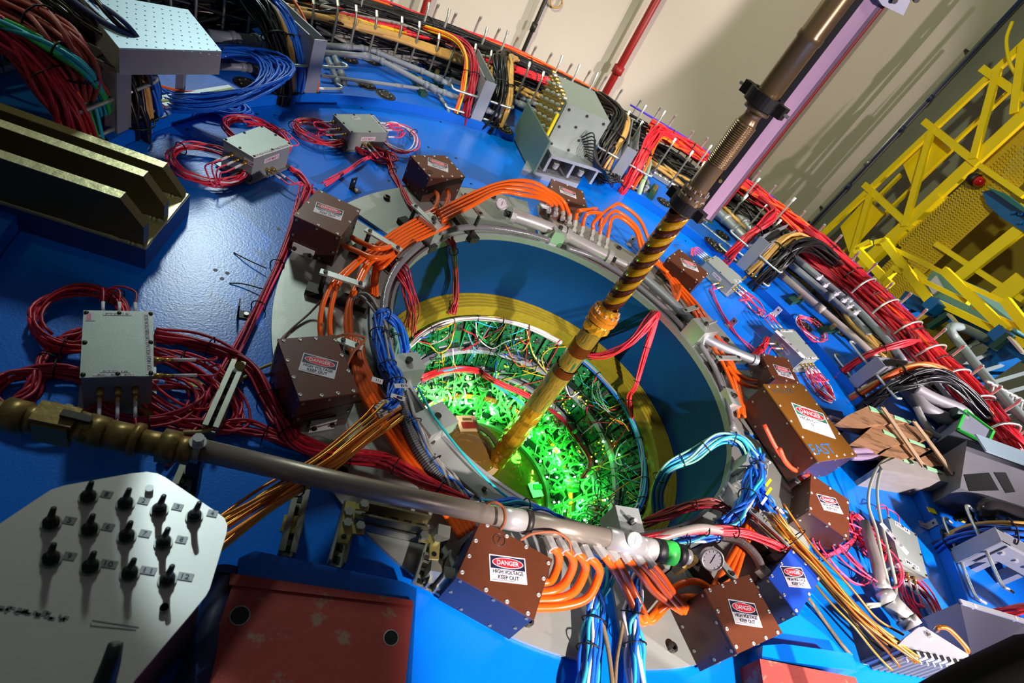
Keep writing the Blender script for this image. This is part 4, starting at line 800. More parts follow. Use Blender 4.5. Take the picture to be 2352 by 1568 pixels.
for k in range(7):  # long straight run through two flat clamps on the upper left
    s=(k-3)*1.0
    ohose('orange hose number %s of the upper left run, counted from outside'%['one','two','three','four','five','six','seven'][k],[(1004+k*5,478+k*6.5,.13),(962+k*4,500+k*6.5,.10),(905+k*4,533+k*6,.10),(862+k*4,565+k*7,.10)]+([(812+k*5,605+k*4,.10),(766+k*12,648+k*3,.09),(743+k*20,695,.08),(735+k*22,740,.07),(738+k*22,785,.06)] if k<2 else [(836+k*4,592+k*5,.10),(812+k*4,640+k*4,.09),(794+k*4,690+k*2,.08),(775+k*10,735,.07),(778+k*10,785,.06)] if k<4 else [(850+k*3,595+k*5,.07),(840+k*4,630+k*4,.05),(835+k*5,665+k*3,.03)]),.0092)
ohose('orange hose leaving the side of the left brown box, upper',[(808,545,.10),(828,556,.12),(865,570,.15),(895,566,.13),(906,555,.1)])
ohose('orange hose leaving the side of the left brown box, lower',[(790,565,.10),(815,575,.12),(858,592,.14),(892,588,.12),(912,570,.1)])
ohose('orange hose leaving the far plate box, left of its pair',[(1000,440,.10),(1006,452,.12),(998,478,.12),(975,492,.10)])
ohose('orange hose leaving the far plate box, right of its pair',[(1028,436,.10),(1030,452,.12),(1018,480,.12),(988,500,.10)])
ohose('orange loop hose out of the brown box right of the gold tube',[(1562,655,.06),(1560,672,.10),(1552,690,.08),(1545,660,.06),(1538,640,.06)])
for k in range(3): ohose(['first','second','third'][k]+' orange hose running under the small clamp at the right of the rim',[(1505+k*7,600+k*2,.06),(1542+k*8,648+k,.06),(1590+k*10,712-k,.06),(1625+k*10,775-k*2,.07),(1662+k*10,838-k*2,.07),(1688+k*7,900,.06),(1698+k*6,958,.05)],.0095)
for k in range(2): ohose(['upper','lower'][k]+' orange hose bending into the small brown box at the right',[(1672,830+k*12,.08),(1690,852+k*12,.08),(1712,870+k*14,.08),(1738,876+k*14,.07)],.0095)
for k in range(5): ohose('orange hose passing behind the largest left box, strand %s'%'abcde'[k].upper(),[(806+k*6,775+k*3,.06),(812+k*6,830,.06),(830+k*9,900-k*2,.06),(868+k*10,965-k*4,.06),(930+k*11,1055-k*6,.06),(1000+k*11,1145-k*5,.06),(1058+k*8,1235-k*5,.06)],.0105)
for k,(ax,ay,mx,my,bx,by,ex_,ey_) in enumerate([(1266,1245,1283,1290,1275,1315,1240,1338),(1295,1250,1316,1300,1300,1335,1232,1362),(1322,1258,1344,1310,1322,1355,1232,1378),(1350,1268,1376,1320,1350,1372,1222,1396)]):
    t=ohose(['first (innermost)','second','third','outermost'][k].replace('first (innermost)','innermost')+' orange hose looping from the front pipe into the nearest box',[(ax+2,ay+12,.21),((ax+mx)/2+7,(ay+my)/2+2,.20),(mx,my,.17),(bx,by,.12),((bx+ex_)/2+6,(by+ey_)/2+8,.09),(ex_-4,ey_,.08)],.0122); fit(t,[(ax+2,ay+12,.21),(ax-14,ay-22,.20)],r=.0125,L=.06)
for k,(ax,ay,bx,by,ex_,ey_) in enumerate([(1385,1272,1432,1345,1472,1428),(1412,1280,1450,1350,1488,1425),(1440,1284,1500,1355,1566,1404),(1470,1290,1530,1360,1580,1408),(1495,1296,1545,1360,1592,1408)]):
    q=[(ax,ay,.2),((ax+bx)/2,(ay+by)/2-4,.17),(bx,by,.12),((bx+ex_)/2+2,(by+ey_)/2+4,.09),(ex_,ey_,.06)]
    if k<2: q+=[(ex_+20,ey_-10,.06),(ex_+46,ey_-40,.06)]
    t=ohose(['first','second','third','fourth','fifth'][k]+' slanting orange hose between front pipe and front right box, from the left',q,.0118); fit(t,[(ax,ay,.2),(ax-16,ay-22,.2)],r=.0125,L=.06)
for k in range(3): ohose(['left','middle','right'][k]+' fat orange hose climbing from the front right box past the flat bars',[(1640+k*18,1350+k*2,.06),(1660+k*15,1310+k*2,.07),(1690+k*9,1258,.08),(1712+k*9,1210,.08),(1722+k*9,1150,.07)],.0125)
ohose('dark orange hose curling into the front right brown box, upper',[(1530,1370,.05),(1560,1342,.09),(1600,1335,.12),(1632,1352,.12)])
ohose('dark orange hose curling into the front right brown box, lower',[(1500,1415,.05),(1530,1392,.08),(1570,1372,.10),(1618,1372,.10)])
# flat clamp bars over the hoses
def flatbar(label,a,b_,h,w=.026,m=ALU):
    A,B=P(*a,h),P(*b_,h); d=unit(B-A); t=thing('clamp_bar',label,'clamp bar',(A[0],A[1],.014)); build('bar',MB().bar(A,B,w,.008),m,t)
    for s,p in ((1,A),(-1,B)):
        p=p+d*s*.018; build('standoff',MB().cyl((p[0],p[1],.014),(p[0],p[1],h-.004),.009,8),DKST,t); build('screw',MB().cyl(p+Z*.004,p+Z*.010,.008,8),DKST,t)
    base=MB().bar((A+B)/2*[1,1,0]+Z*.024-d*.11,(A+B)/2*[1,1,0]+Z*.024+d*.11,.05,.03); build('rail',base,DKST,t)
flatbar('flat clamp bar over the orange run below the far plate box',(948,470),(1002,520),.13); flatbar('flat clamp bar over the orange run under the high arch',(1064,444),(1108,498),.15)
flatbar('flat clamp bar right of the left brown box',(840,527),(922,576),.135); flatbar('long flat clamp bar in front of the left brown box',(735,623),(838,656),.12)
flatbar('clamp bar hidden partly behind the largest left box',(775,778),(832,800),.10); flatbar('small clamp bar on the orange hoses at the right of the rim',(1570,715),(1602,704),.09); flatbar('clamp bar left of the small brown box at the right',(1648,822),(1700,822),.10)
flatbar('long pale flat bar beside the blue cables at the lower right',(1722,1168),(1814,1250),.14); flatbar('pale flat bar behind the white gauge',(1632,1258),(1688,1330),.13)
# cable bundles round the rim
bundle('cable_bundle','dark crimson cables hanging into the bore from the far left bracket',[P(1030,548,.06),P(1041,572,.03),PCyl(1048,640,.74),PCyl(1047,690,.71),PCyl(1040,722,.66)],11,.0034,.016,[REDD,mat('brown_red_cable',(130,50,40),.4)],(.3,),fray=.4)
bundle('cable_bundle','red cables fanning over the left of the rim into the bore',[P(850,585,.04),P(898,600,.06),P(932,640,.05),P(945,700,-.10),P(944,760,-.30)],11,.0036,.026,[REDD,REDD],(.35,),fray=.5)
bundle('cable_bundle','bright red cables hanging from the right of the rim down to the yellow ring',[P(1512,716,.03),P(1488,790,-.10),P(1462,880,-.26),P(1446,910,-.34),P(1450,960,-.42)],11,.0045,.013,[RED],(.3,.5,.8))
bundle('cable_bundle','bright red cables swinging from the right of the rim toward the crinkled tube',[P(1508,718,.03),P(1450,785,-.12),P(1400,812,-.25),P(1345,815,-.36),P(1330,805,-.40)],12,.0045,.02,[RED,REDD],(.7,),fray=.4)
BW=[BLUCAB,WHT,CYAN,BLUCAB]
bundle('cable_bundle','blue cables tied along the left of the rim behind the grey block',[P(868,730,.12),P(872,780,.12),P(890,840,.12),P(912,880,.12),P(905,925,.13),P(885,950,.13)],16,.005,.024,[BLUCAB],(.15,.4,.62,.85))
bundle('cable_bundle','blue loop cables arching over the left of the rim into the bore',[P(862,738,.12),P(885,722,.14),P(912,745,.10),P(930,800,-.05),P(925,860,-.1)],7,.0055,.02,[BLUCAB],(.3,))
bundle('cable_bundle','grey cables curving beside the clear hose at the left of the rim',[P(815,690,.10),P(830,678,.13),P(852,690,.14),P(880,745,.13),P(893,800,.13),P(900,850,.12)],6,.005,.014,[GREYCAB,GREYCAB],(.2,.7))
bundle('cable_bundle','pale green cables draped over the left of the rim',[P(898,765,.14),P(905,758,.15),P(912,790,.13),P(905,850,.11),P(918,930,.10)],8,.0042,.014,[mat('pale_green_cable',(130,190,170),.4)],(.4,))
bundle('cable_bundle','grey and blue cables following the dark ribbed conduit',[P(918,905,.10),P(945,965,.09),P(975,1030,.08),P(1020,1090,.07),P(1075,1150,.07)],12,.005,.022,[GREYCAB,BLUCAB,WHT,GREYCAB],(.3,.65))
bundle('cable_bundle','blue and white cables along the front of the rim above the front pipe',[P(1108,1160,.09),P(1160,1162,.09),P(1210,1168,.09),P(1255,1186,.08),P(1290,1205,.06)],14,.0055,.024,BW,(.5,))
bundle('cable_bundle','blue and green cables crossing the right of the rim out of the lit bore',[P(1515,1190,-.3),P(1510,1120,-.2),P(1532,1075,-.1),P(1590,1050,-.02),P(1650,1008,.08),P(1700,1015,.12),P(1730,1055,.12)],18,.005,.026,[BLUCAB,CYAN,mat('pale_green_cable',(130,190,170)),BLUCAB],(.25,.45,.6,.8))
bundle('cable_bundle','thick blue and white cables dropping past the green lit block at the right',[P(1728,1035,.12),P(1738,1075,.12),P(1725,1120,.12),P(1708,1165,.12),P(1680,1195,.11),P(1655,1210,.10)],22,.0055,.03,BW,(.25,.5,.8))
bundle('cable_bundle','blue cables spreading from the flat bar toward the brass connectors',[P(1735,1045,.13),P(1742,1085,.13),P(1748,1130,.12),P(1765,1165,.12),P(1795,1195,.12)],14,.005,.026,[BLUCAB],(.2,),fray=.5)
bundle('cable_bundle','bright coral red cables along the front right of the rim',[P(1475,1238,.13),P(1540,1228,.13),P(1600,1218,.13),P(1660,1218,.13),P(1720,1228,.13),P(1795,1256,.11),P(1815,1268,.09)],13,.0042,.014,[mat('coral_cable',(232,48,62),.38)],(.25,.4,.6,.85))
bundle('cable_bundle','dark red cables arching into the bore at the front right',[P(1478,1200,-.08),P(1530,1182,.0),P(1590,1160,.07),P(1640,1158,.10),P(1682,1180,.08),P(1700,1200,.06)],11,.0045,.016,[REDD,mat('brown_red_cable',(130,50,40))],(.45,))
bundle('cable_bundle','blue and white cables under the coral red ones at the front right',[P(1480,1246,.10),P(1560,1240,.10),P(1630,1232,.10),P(1660,1225,.10)],10,.0055,.018,BW,(.4,.8))
hose('pale_hose','smooth pale hose lying along the front right of the rim',[(1505,1238,.13),(1560,1222,.14),(1610,1212,.14),(1655,1218,.13)],.014,mat('pale_hose',(196,180,170),.35))
bundle('cable_bundle','crimson cables from the left tangle to the front of the rim',[P(640,960,.03),P(680,1015,.03),P(760,1040,.04),P(870,1055,.06),P(960,1098,.07),P(1072,1156,.07)],14,.0048,.022,[REDD,RED],(.12,.5,.7,.9))
bundle('cable_bundle','long crimson cables from the olive lit box round the disc to the left brown boxes',[P(355,768,.015),P(440,782,.015),P(530,815,.015),P(590,860,.015),P(620,920,.015),P(650,975,.015),P(690,1015,.02)],14,.0048,.024,[REDD],(.25,.65,.85))
bundle('cable_bundle','long crimson cables from the far boxes down to the left tangle',[P(705,425,.015),P(676,500,.012),P(640,600,.012),P(600,690,.012),P(545,800,.012),P(490,900,.015),P(440,990,.015),P(370,1060,.015)],7,.0045,.018,[REDD,PINK],(.3,.45),fray=.6)
bundle('cable_bundle','crimson cables sweeping below the left tangle toward the front pipe',[P(420,985,.015),P(500,978,.015),P(580,990,.015),P(660,1012,.015),P(740,1038,.02)],9,.0045,.024,[REDD],(.6,))
bundle('cable_bundle','crimson cables from the left edge up to the olive lit box',[P(30,940,.012),P(75,900,.012),P(100,845,.012),P(140,795,.012),P(190,768,.012)],11,.0048,.02,[REDD],(.6,))
coil('cable_loop','crimson loop standing at the left edge above the bronze valve',P(120,915,.015),.125,.085,.012,[REDD],9,r=.0045,rot=.2)
bundle('cable_bundle','thin pink red cables from the left brown box to the silver boxes',[P(742,425,.02),P(790,395,.015),P(840,365,.015),P(862,352,.015)],4,.004,.010,[PINK],fray=.5)
bundle('cable_bundle','red cables from the far left silver box to the left brown box',[P(668,385,.015),P(690,400,.012),P(712,430,.012),P(722,445,.012)],7,.0042,.014,[RED,PINK],(.9,))
bundle('cable_bundle','red cables from the middle silver box to the far plate box',[P(892,355,.015),P(900,390,.012),P(920,430,.012),P(938,465,.02),P(955,485,.02)],9,.0042,.014,[REDD,RED],(.3,))
bundle('cable_bundle','red cables along the right plates toward the silver box with the olive lid',[P(1600,730,.04),P(1645,775,.03),P(1680,805,.02),P(1725,818,.02),P(1752,798,.02),P(1762,778,.03)],11,.0048,.017,[RED],(.5,.75))
bundle('cable_bundle','thin pink cables from the box beyond the gold tube along the right plates',[P(1632,662,.02),P(1648,700,.012),P(1668,735,.012),P(1700,775,.012),P(1732,805,.012)],3,.0036,.012,[PINK],fray=.4)
bundle('cable_bundle','pink cables from the lower right brown box to the nearby silver box',[P(1895,1275,.03),P(1935,1262,.03),P(1975,1225,.04),P(1985,1200,.05),P(1968,1180,.06)],6,.004,.015,[PINK,RED],(.4,))
coil('cable_loop','fine pink loops lying in front of the lower right brown box',P(1930,1290,.02),.12,.07,.02,PINK,3,rot=-.6)
BRZ=[COPPER,COPPER,mat('brass_tube',(210,160,70),.3,.8)]
TBL=bundle('tube_bundle','thin copper tubes running from the left rim down behind the knob panel',[P(893,940,.14),P(840,985,.15),P(760,1050,.16),P(690,1095,.17),P(600,1150,.19),P(500,1215,.21),P(440,1250,.22)],13,.0042,.035,BRZ,(.55,),cat='tube bundle',wob=.3,fray=.5)
TBR=bundle('tube_bundle','bright copper tubes fanning from the right rim to the lower right tube rack',[P(1768,1180,.13),P(1820,1240,.13),P(1880,1305,.13),P(1950,1385,.13),P(2010,1445,.13),P(2075,1500,.12)],16,.0048,.045,BRZ,(.2,),cat='tube bundle',wob=.3,fray=.6)
for k,(q,d_) in enumerate([((893,938),(-1,-1)),((1775,1186),(1,-.9))]):
    for j in range(9):
        c=P(q[0]+RN.uniform(-26,22),q[1]+RN.uniform(-16,22),.14); u=unit([d_[0],d_[1],0]); build('tube_fitting',MB().cyl(c-u*.016,c+u*.016,.0075,6).cyl(c-u*.006,c+u*.006,.010,6),STEEL,(TBL,TBR)[k])
for k,(pp,tx) in enumerate([([(855,864),(880,872),(878,883),(853,875)],'111'),([(905,881),(942,880),(944,890),(907,891)],'BS'),([(900,903),(932,912),(929,922),(896,912)],'1')]):
    c_,X,Y,N,w,hh=corners([P(*a,.16) for a in pp]); t=thing('cable_tag','white paper tag on the blue cables at the left of the rim, %s'%['marked with strokes','marked BS','lowest of three'][k],'tag',(c_[0],c_[1],.14)); build('tag_paper',MB().box(c_,w,hh,.0012,X,Y,N),LABW,t); build('tag_lettering',text(MB(),tx,c_+X*w*.1,X,Y,w*.4,hh*.55,N,.001),LABK,t)
for i,q in enumerate([(1765,1108),(1766,1128),(1755,1150)]):
    c=P(*q,.15); t=build('lime_tag',MB().bar(c-[.02,.02,0],c+[.02,.02,0],.010,.0015),LIME if i<2 else WHT,None,False,['lime paper tag sticking up from the blue cables at the right','second lime tag below it beside the big box','white paper tag beside the blue cables at the right'][i],'tag')
# cyan cord across the bore
cable('cyan_string','single cyan cord stretched across the lower left of the opening',px((960,890,.10),(1000,960,.10),(1075,1055,.10),(1150,1130,.09),(1230,1180,.09)),.0042,mat('cyan_cord',(40,176,180),.4))
cable('brown_string','coarse brown cord looped over the front pipe',px((1105,1170,.20),(1130,1152,.26),(1155,1165,.27),(1160,1195,.27),(1150,1215,.24)),.004,mat('brown_cord',(150,84,50),.7))
cable('brown_string','coarse brown cord trailing over the orange hose connectors',px((1195,1240,.22),(1225,1225,.24),(1275,1222,.25),(1305,1240,.24),(1312,1265,.22)),.0038,mat('brown_cord',(150,84,50)))
cable('brown_string','brown cord looped beside the largest left box',px((768,775,.12),(800,768,.14),(838,778,.14),(810,810,.13),(795,850,.10),(800,900,.08)),.005,mat('brown_cord',(150,84,50)))
cable('probe_cable','thin black probe cable with a connector on the left plate',px((620,860,.02),(640,790,.02),(670,755,.02),(710,720,.03),(738,690,.06)),.004,mat('grey_brown_cable',(120,104,80),.5))
cable('tan_string','yellowish cord from the bronze pipe up to the largest left box',px((420,993,.05),(470,990,.04),(505,975,.03),(522,930,.02),(545,880,.015),(590,850,.015),(625,835,.02)),.0055,mat('olive_tan_cord',(170,150,90),.5))
# crate of connectors on the upper right of the ring
def vpt(q,base,zz):  # point above the ground point BASE seen at pixel q: returns height-resolved point
    return P(q[0],q[1],zz)
hb=.13
Bt=[P(*q,hb) for q in ((1232,247),(1252,325),(1340,372),(1336,300))]
ct=thing('steel_pedestal','open steel base with two dark round sockets under the connector crate','base',(*(sum(Bt)/4)[:2],.0))
F=[P(*q,0.) for q in ((1200,392),(1252,405),(1330,425),(1352,330),(1215,290))]
fp=[P(1198,393,.02),P(1326,428,.02),P(1352,372,.02),P(1226,335,.02)]
build('base_plate',MB().prism(fp,.0,.04),ALUD,ct)
c0=sum(fp)/4; X=unit(fp[1]-fp[0]); X[2]=0; X=unit(X); Y=np.array([-X[1],X[0],0]); W=np.linalg.norm(fp[1]-fp[0]); Dp=np.linalg.norm(fp[2]-fp[1])
for s in (-.46,-.02,.44): build('upright',MB().box(c0+X*W*s*.95+Z*(.02+.07),.018,Dp*.8,.11,X,Y),ALUD,ct)
build('top_slab',MB().box(c0+Z*.15,W*.96,Dp*.9,.02,X,Y),ALUD,ct)
for s in (-.25,.21):
    p=c0+X*W*s-Y*Dp*.2; build('socket',MB().cyl(p+Z*.04,p+Z*.135,.06,18),BLACK,ct); build('socket_core',MB().cyl(p-Y*.056+Z*.06,p-Y*.063+Z*.09,.02,12),STEEL,ct)
build('side_wing',MB().box(c0-X*(W*.5+.045)+Y*.02+Z*.12,.014,Dp*1.0,.235,X,Y),DKGRN if False else mat('green_grey_steel',(104,128,118),.45,.4),ct)
cr=thing('connector_crate','big pale aluminium crate with a face full of coaxial sockets standing on the steel base','crate',(c0[0],c0[1],.16))
H0,H1=.165,.45; L4=[P(*q,H1) for q in ((1281,170),(1377,218),(1392,275),(1292,233))]; cx_=sum(L4)/4*[1,1,0]; X=unit(L4[2]-L4[3]); Y=np.array([-X[1],X[0],0]); cw=.302; cdp=.43
build('crate_body',MB().box(cx_+Z*(H0+H1)/2,cw,cdp,H1-H0,X,Y),BOXM,cr); 
build('side_sheet',MB().box(cx_+Z*(H0+H1)/2-X*(cw/2+.006),.004,cdp*.98,H1-H0-.01,X,Y),mat('green_grey_steel',(104,128,118)),cr)
for i in range(8):
    for j in range(9):
        p=cx_-X*(cw/2+.008)+Y*cdp*(.45-.128*i)+Z*(H0+.03+j*.034); build('coax_socket',MB().cyl(p,p-X*.02,.011,7).cyl(p-X*.02,p-X*.028,.005,5),BRASS if (i+j)%3 else STEEL,cr)
for i,(a,b_) in enumerate([(-.4,.9),(.0,.92),(.4,.9),(-.42,.5),(.42,.5),(-.4,.1),(0,.1),(.4,.12),(-.1,.62),(.1,.38)]):
    p=cx_-Y*(cdp/2)+X*cw*a+Z*(H0+(H1-H0)*b_); build('rivet',MB().cyl(p,p-Y*.004,.009,8),DKST,cr)
build('yellow_strip',MB().box(cx_-X*(cw/2+.02)-Y*(cdp*.5)+Z*(H0+.10),.014,.014,.22,X,Y),YEL,cr)
coil('cable_coil','black coaxial cables hanging in a loose coil at the front of the connector crate',P(1385,415,.03),.10,.06,.06,BLKCAB,10,r=.005,jit=.4,rot=.3)
bcb=thing('coaxial_cables','thin black coaxial cables dangling from the front of the connector crate','cable bundle',tuple(cx_*[1,1,0]-Y*.3+Z*.02))
for k in range(10):
    build('cable',MB().tube(crom([cx_+X*cw*(.1+.04*k)-Y*(cdp*.5+.01)+Z*(.30-.012*k),cx_+X*cw*(.25+.05*k)-Y*(cdp*.62)+Z*(.36-.02*k),cx_+X*cw*(.5+.03*k)-Y*(cdp*.75)+Z*(.2),P(1378+k*3,385+k*5,.06),P(1372+k*4,425-k,.02)],24),.0042,6),BLKCAB,bcb,True)
# ================================================================ inside of the opening: readout wheel, boards, lights
CT,CBm=.705,.465; ZT,ZB=-.44,-1.04
def RZ(z): return CBm+(CT-CBm)*(z-ZB)/(ZT-ZB)
def PC(px_,py_,lift=0.):
    d=ray(px_,py_); last=None
    for z in np.linspace(ZT+.02,ZB-.05,120):
        X=CAM+d*((z-CAM[2])/d[2]); g=math.hypot(X[0],X[1])-(RZ(z)-lift)
        if last is not None and last[1]<0<=g: return X
        last=(z,g)
    X=CAM+d*((ZB+.0-CAM[2])/d[2]); return X
def cone(az,s,lift=0.):  # s 0 at the top edge, 1 at the bottom
    z=ZT+(ZB-ZT)*s; r=RZ(z); a=math.radians(az); u=np.array([math.cos(a),math.sin(a),0]); tg=np.array([-u[1],u[0],0]); dn=unit(u*(CBm-CT)+Z*(ZB-ZT)); N=np.cross(dn,tg); N=N if N@u<0 else -N
    return u*r+Z*z+N*lift,tg,-dn,N
def azs(X): return math.degrees(math.atan2(X[1],X[0])),(ZT-X[2])/(ZT-ZB)
w=thing('readout_wheel','dark funnel of the detector readout wheel inside the opening','readout wheel',(0,0,-1.15))
for k in range(12):
    build('sector_panel',MB().lathe([(CT+.06,ZT),(CT,ZT),(CBm,ZB)],5,(0,0,0),math.radians(k*30+.3),math.radians(k*30+29.7)),PCBD,w)
build('ledge',MB().ringbox(CBm-.045,CBm+.01,ZB-.03,ZB-.005,90),mat('green_lit_flange',(110,150,110),.45,.2,.1),w)  # ledge tinted green, the lamp light put into its colour
m=MB()
for k in range(70):
    a=k*PI2/70; m.lathe([(.006,.001),(.0003,.001)],8,((CBm-.02+.012*(k%2))*math.cos(a),(CBm-.02+.012*(k%2))*math.sin(a),ZB-.005))
o=build('ledge_hole',m,CHIP,w); o['kind']='stuff'
for k in range(24):
    a=k*PI2/24+.1; u=np.array([math.cos(a),math.sin(a),0]); build('ledge_pocket',MB().box(u*(CBm-.012)+Z*(ZB-.0045),.03,.035,.003,u,(-u[1],u[0],0)),CHIP,w)
build('ring_rail',MB().lathe([(RZ(-.62)-.01,-.62),(RZ(-.62)-.035,-.62),(RZ(-.64)-.035,-.64),(RZ(-.64)-.01,-.64)],90),mat('grey_rail',(150,146,160),.5,.3,.1),w); build('ring_rail',MB().lathe([(RZ(-.75)-.01,-.75),(RZ(-.75)-.03,-.75),(RZ(-.765)-.03,-.765),(RZ(-.765)-.01,-.765)],90),mat('grey_rail',(150,146,160)),w)
build('end_film',MB().lathe([(CBm-.04,ZB-.028),(.0005,ZB-.045)],80),AMBER,w,True)
rg=random.Random(21)
# circuit boards in two rows, with chips and heat sinks
bi=0; BN=['uppermost row','second row','third row']
for row,(s0,s1) in enumerate(((.03,.27),(.34,.50),(.56,.70))):
    for k in range(34):
        az=-48+k*7.2+row*1.7
        if az>196: break
        c,X,Y,N=cone(az,(s0+s1)/2,.018); L=(s1-s0)*.62; bwd=.066
        tl=rg.uniform(-.25,.25); X2=X*math.cos(tl)+N*math.sin(tl); N2=np.cross(X2,Y); N2=N2 if N2@N>0 else -N2
        t=build('circuit_board',MB().box(c,bwd,L,.003,X2,Y,N2),PCB,w)
        m=MB()
        for q in range(9 if row==0 else 6): m.box(c+X2*bwd*rg.uniform(-.42,.42)+Y*L*rg.uniform(-.45,.45)+N2*.004,rg.uniform(.005,.014),rg.uniform(.004,.012),.006,X2,Y,N2)
        o=build('chip',m,CHIP,t); o['kind']='stuff'
        if row!=1 and k%3==0:
            m=MB()
            for i in range(6):
                for j in range(6): m.box(c+X2*(-.4+.055*i*1.2)*bwd*1.0+Y*(.1+.0055*j/L*1.2)*L+N2*.009,.0022,.0022,.014,X2,Y,N2)
            o=build('heat_sink',m,mat('grey_heat_sink',(120,124,120),.4,.5),t); o['kind']='stuff'
        m=MB(); 
        for q in range(4): m.box(c+X2*bwd*rg.uniform(-.4,.4)+Y*L*rg.uniform(-.4,.4)+N2*.005,.007,.004,.006,X2,Y,N2)
        o=build('component',m,[BLUCAB,YELCAB,WHT,CYAN][k%4],t); o['kind']='stuff'
        build('connector',MB().box(c-Y*L*.44+N2*.006,bwd*.8,.008,.01,X2,Y,N2),mat('grey_rail',(150,146,160)) if k%2 else BLACK,t)
BROWNC=mat('brown_connector_strip',(140,70,40),.5,0,.2,30)
for k in range(26):
    az=-40+k*9; c,X,Y,N=cone(az,.79,.022); t=build('connector_strip',MB().box(c,.09,.03,.014,X,Y,N),BROWNC,w); m=MB()
    for i in range(9):
        for j in range(3): m.box(c+X*(-.04+.01*i)+Y*(-.009+.009*j)+N*.009,.004,.003,.005,X,Y,N)
    o=build('pin',m,LEDY if k%4==0 else YELCAB,t); o['kind']='stuff'  # pins of every fourth strip glow, though pins are no lamps
# green lit ribbon leads
for gk in range(15):
    az0=-44+gk*16; c,X,Y,N=cone(az0,.8,.004); t=build('ribbon_header',MB().box(c,.12,.18,.008,X,Y,N),PCB,w)
    for q in range(24):
        az=az0+rg.uniform(-7,7); s=rg.uniform(.56,.96); c,X,Y,N=cone(az,s,.02); a=rg.uniform(-1.2,1.2)+(.5 if az>40 else 0); D_=X*math.sin(a)+Y*math.cos(a); L=rg.uniform(.06,.14); sw=np.cross(D_,N); b_=rg.uniform(-.03,.03)
        pth=crom([c-D_*L/2,c-D_*L*.2+N*rg.uniform(.012,.04)+sw*b_,c+D_*L*.2+N*rg.uniform(.012,.045)-sw*b_,c+D_*L/2+N*.004],9); m=MB(); wv=rg.uniform(.005,.011); V=[];F=[]
        for i,p in enumerate(pth):
            V+=[p-sw*wv,p+sw*wv,p+sw*wv+N*.0012,p-sw*wv+N*.0012]
            if i: k0=4*(i-1); F+=[(k0+j,k0+(j+1)%4,k0+4+(j+1)%4,k0+4+j) for j in range(4)]
        m.add(V,F+[(3,2,1,0),(32,33,34,35)]); build('ribbon',m,GWIRE if q%5 else WHT,t,True)
# glowing indicator lamps
LD=[(1199,1014),(1207,1009),(1216,1004),(1241,1059),(1248,1053),(1255,1047),(1263,1041),(1271,1035),(1278,1030),(1284,1035),(1276,1072),(1284,1070),(1293,1067),(1256,1095),(1279,1096),(1320,1095),(1350,1094),(1273,1153),(1284,1153),(1327,1151),(1338,1149),(1297,1173),(1275,1183),(1288,1189),(1300,1195),(1311,1200),(1343,1194),(1265,977),(1246,992),(1237,995),(1258,961),(1385,1014),(1370,1059),(1422,1044),(1389,1148),(980,937),(987,947),(996,956),(1082,933),(1089,949),(1034,950),(1120,971),(1105,958),(1010,930),(1062,925),(1040,963),(1130,940),(1004,912),(1090,915),(1317,932),(1264,931),(1335,1066)]
for q in LD:
    c=PC(*q,.045); build('indicator_lamp',MB().sph(c,.0062,7,4),LEDW,w,True)
for i in range(90):
    bx,by=rg.choice([(1310,1030),(1345,1045),(1370,1070),(1300,1060),(1390,1030),(1330,915),(1290,930),(1220,900),(1180,880),(1380,1150),(1360,1140),(1030,890),(1100,880),(1150,850),(980,900),(1250,955)]); c=PC(bx+rg.uniform(-22,22),by+rg.uniform(-18,18),.03)
    build('yellow_lamp',MB().sph(c,.004,6,4),LEDY,w,True)
for q,wt in (((1010,930),3.4),((1070,925),3.4),((1130,945),2.6),((1225,1000),2.6),((1275,1055),3.6),((1300,1100),3.6),((1325,1160),2.2),((1310,1190),1.6),((1185,895),1.1),((1365,1110),1.3),((1400,1040),.6)):
    c=PC(*q,.06); point('indicator_glow',tuple(c),wt*.62,(.06,1,.12),.03)
# loose wires
WM=[YELCAB,WHT,RED,CYAN,GRNCAB,YELCAB,WHT,mat('grey_blue_wire',(120,150,180),.4),ORCAB]
WI=[[(940,745),(985,790),(1010,810),(1035,790),(1048,730)],[(1040,725),(1028,770),(990,790),(965,788)],[(1045,728),(1062,755),(1090,770),(1090,790),(1060,805)],[(1060,722),(1085,735),(1140,752),(1160,740)],[(1102,770),(1140,800),(1170,808),(1200,790),(1207,745)],[(1207,745),(1215,780),(1228,820),(1260,860)],[(1093,740),(1098,775),(1130,800),(1160,785),(1200,775)],[(1075,765),(1090,800),(1112,812)],[(1160,790),(1185,835),(1205,840),(1222,825)],[(1250,845),(1245,820),(1265,800),(1300,796)],[(1225,812),(1250,845),(1285,845)],[(1185,770),(1215,790),(1252,762),(1270,765)],[(1230,745),(1275,768),(1300,788)],[(1130,735),(1140,748),(1142,755)],[(975,745),(1000,758),(1045,740)],[(1040,800),(1045,900),(1035,950)],[(1000,880),(1010,920),(990,930)],[(1110,870),(1118,900),(1090,925)],[(1185,940),(1175,965),(1160,985)],[(1320,862),(1300,880),(1310,910),(1330,900)],[(1370,865),(1360,900),(1385,935),(1420,935),(1425,890)],[(1360,880),(1365,930),(1410,950)],[(1335,920),(1345,955),(1370,955),(1375,925)],[(1400,960),(1430,970),(1445,990)],[(1440,1010),(1420,1030),(1415,1060),(1435,1070)],[(1450,995),(1475,1010),(1480,1040)],[(1470,1050),(1485,1080),(1465,1090)],[(1400,1140),(1440,1110),(1480,1090)],[(1440,1200),(1470,1150),(1500,1120)],[(1380,1000),(1400,1020),(1420,1010)],[(1505,1120),(1465,1150),(1470,1180),(1500,1170)],[(1510,1100),(1480,1140),(1490,1175)],[(1270,870),(1230,860),(1200,850)],[(1090,850),(1100,880),(1140,870)]]
wn=['yellow','white','red','teal','green','yellow','white','grey blue','orange']
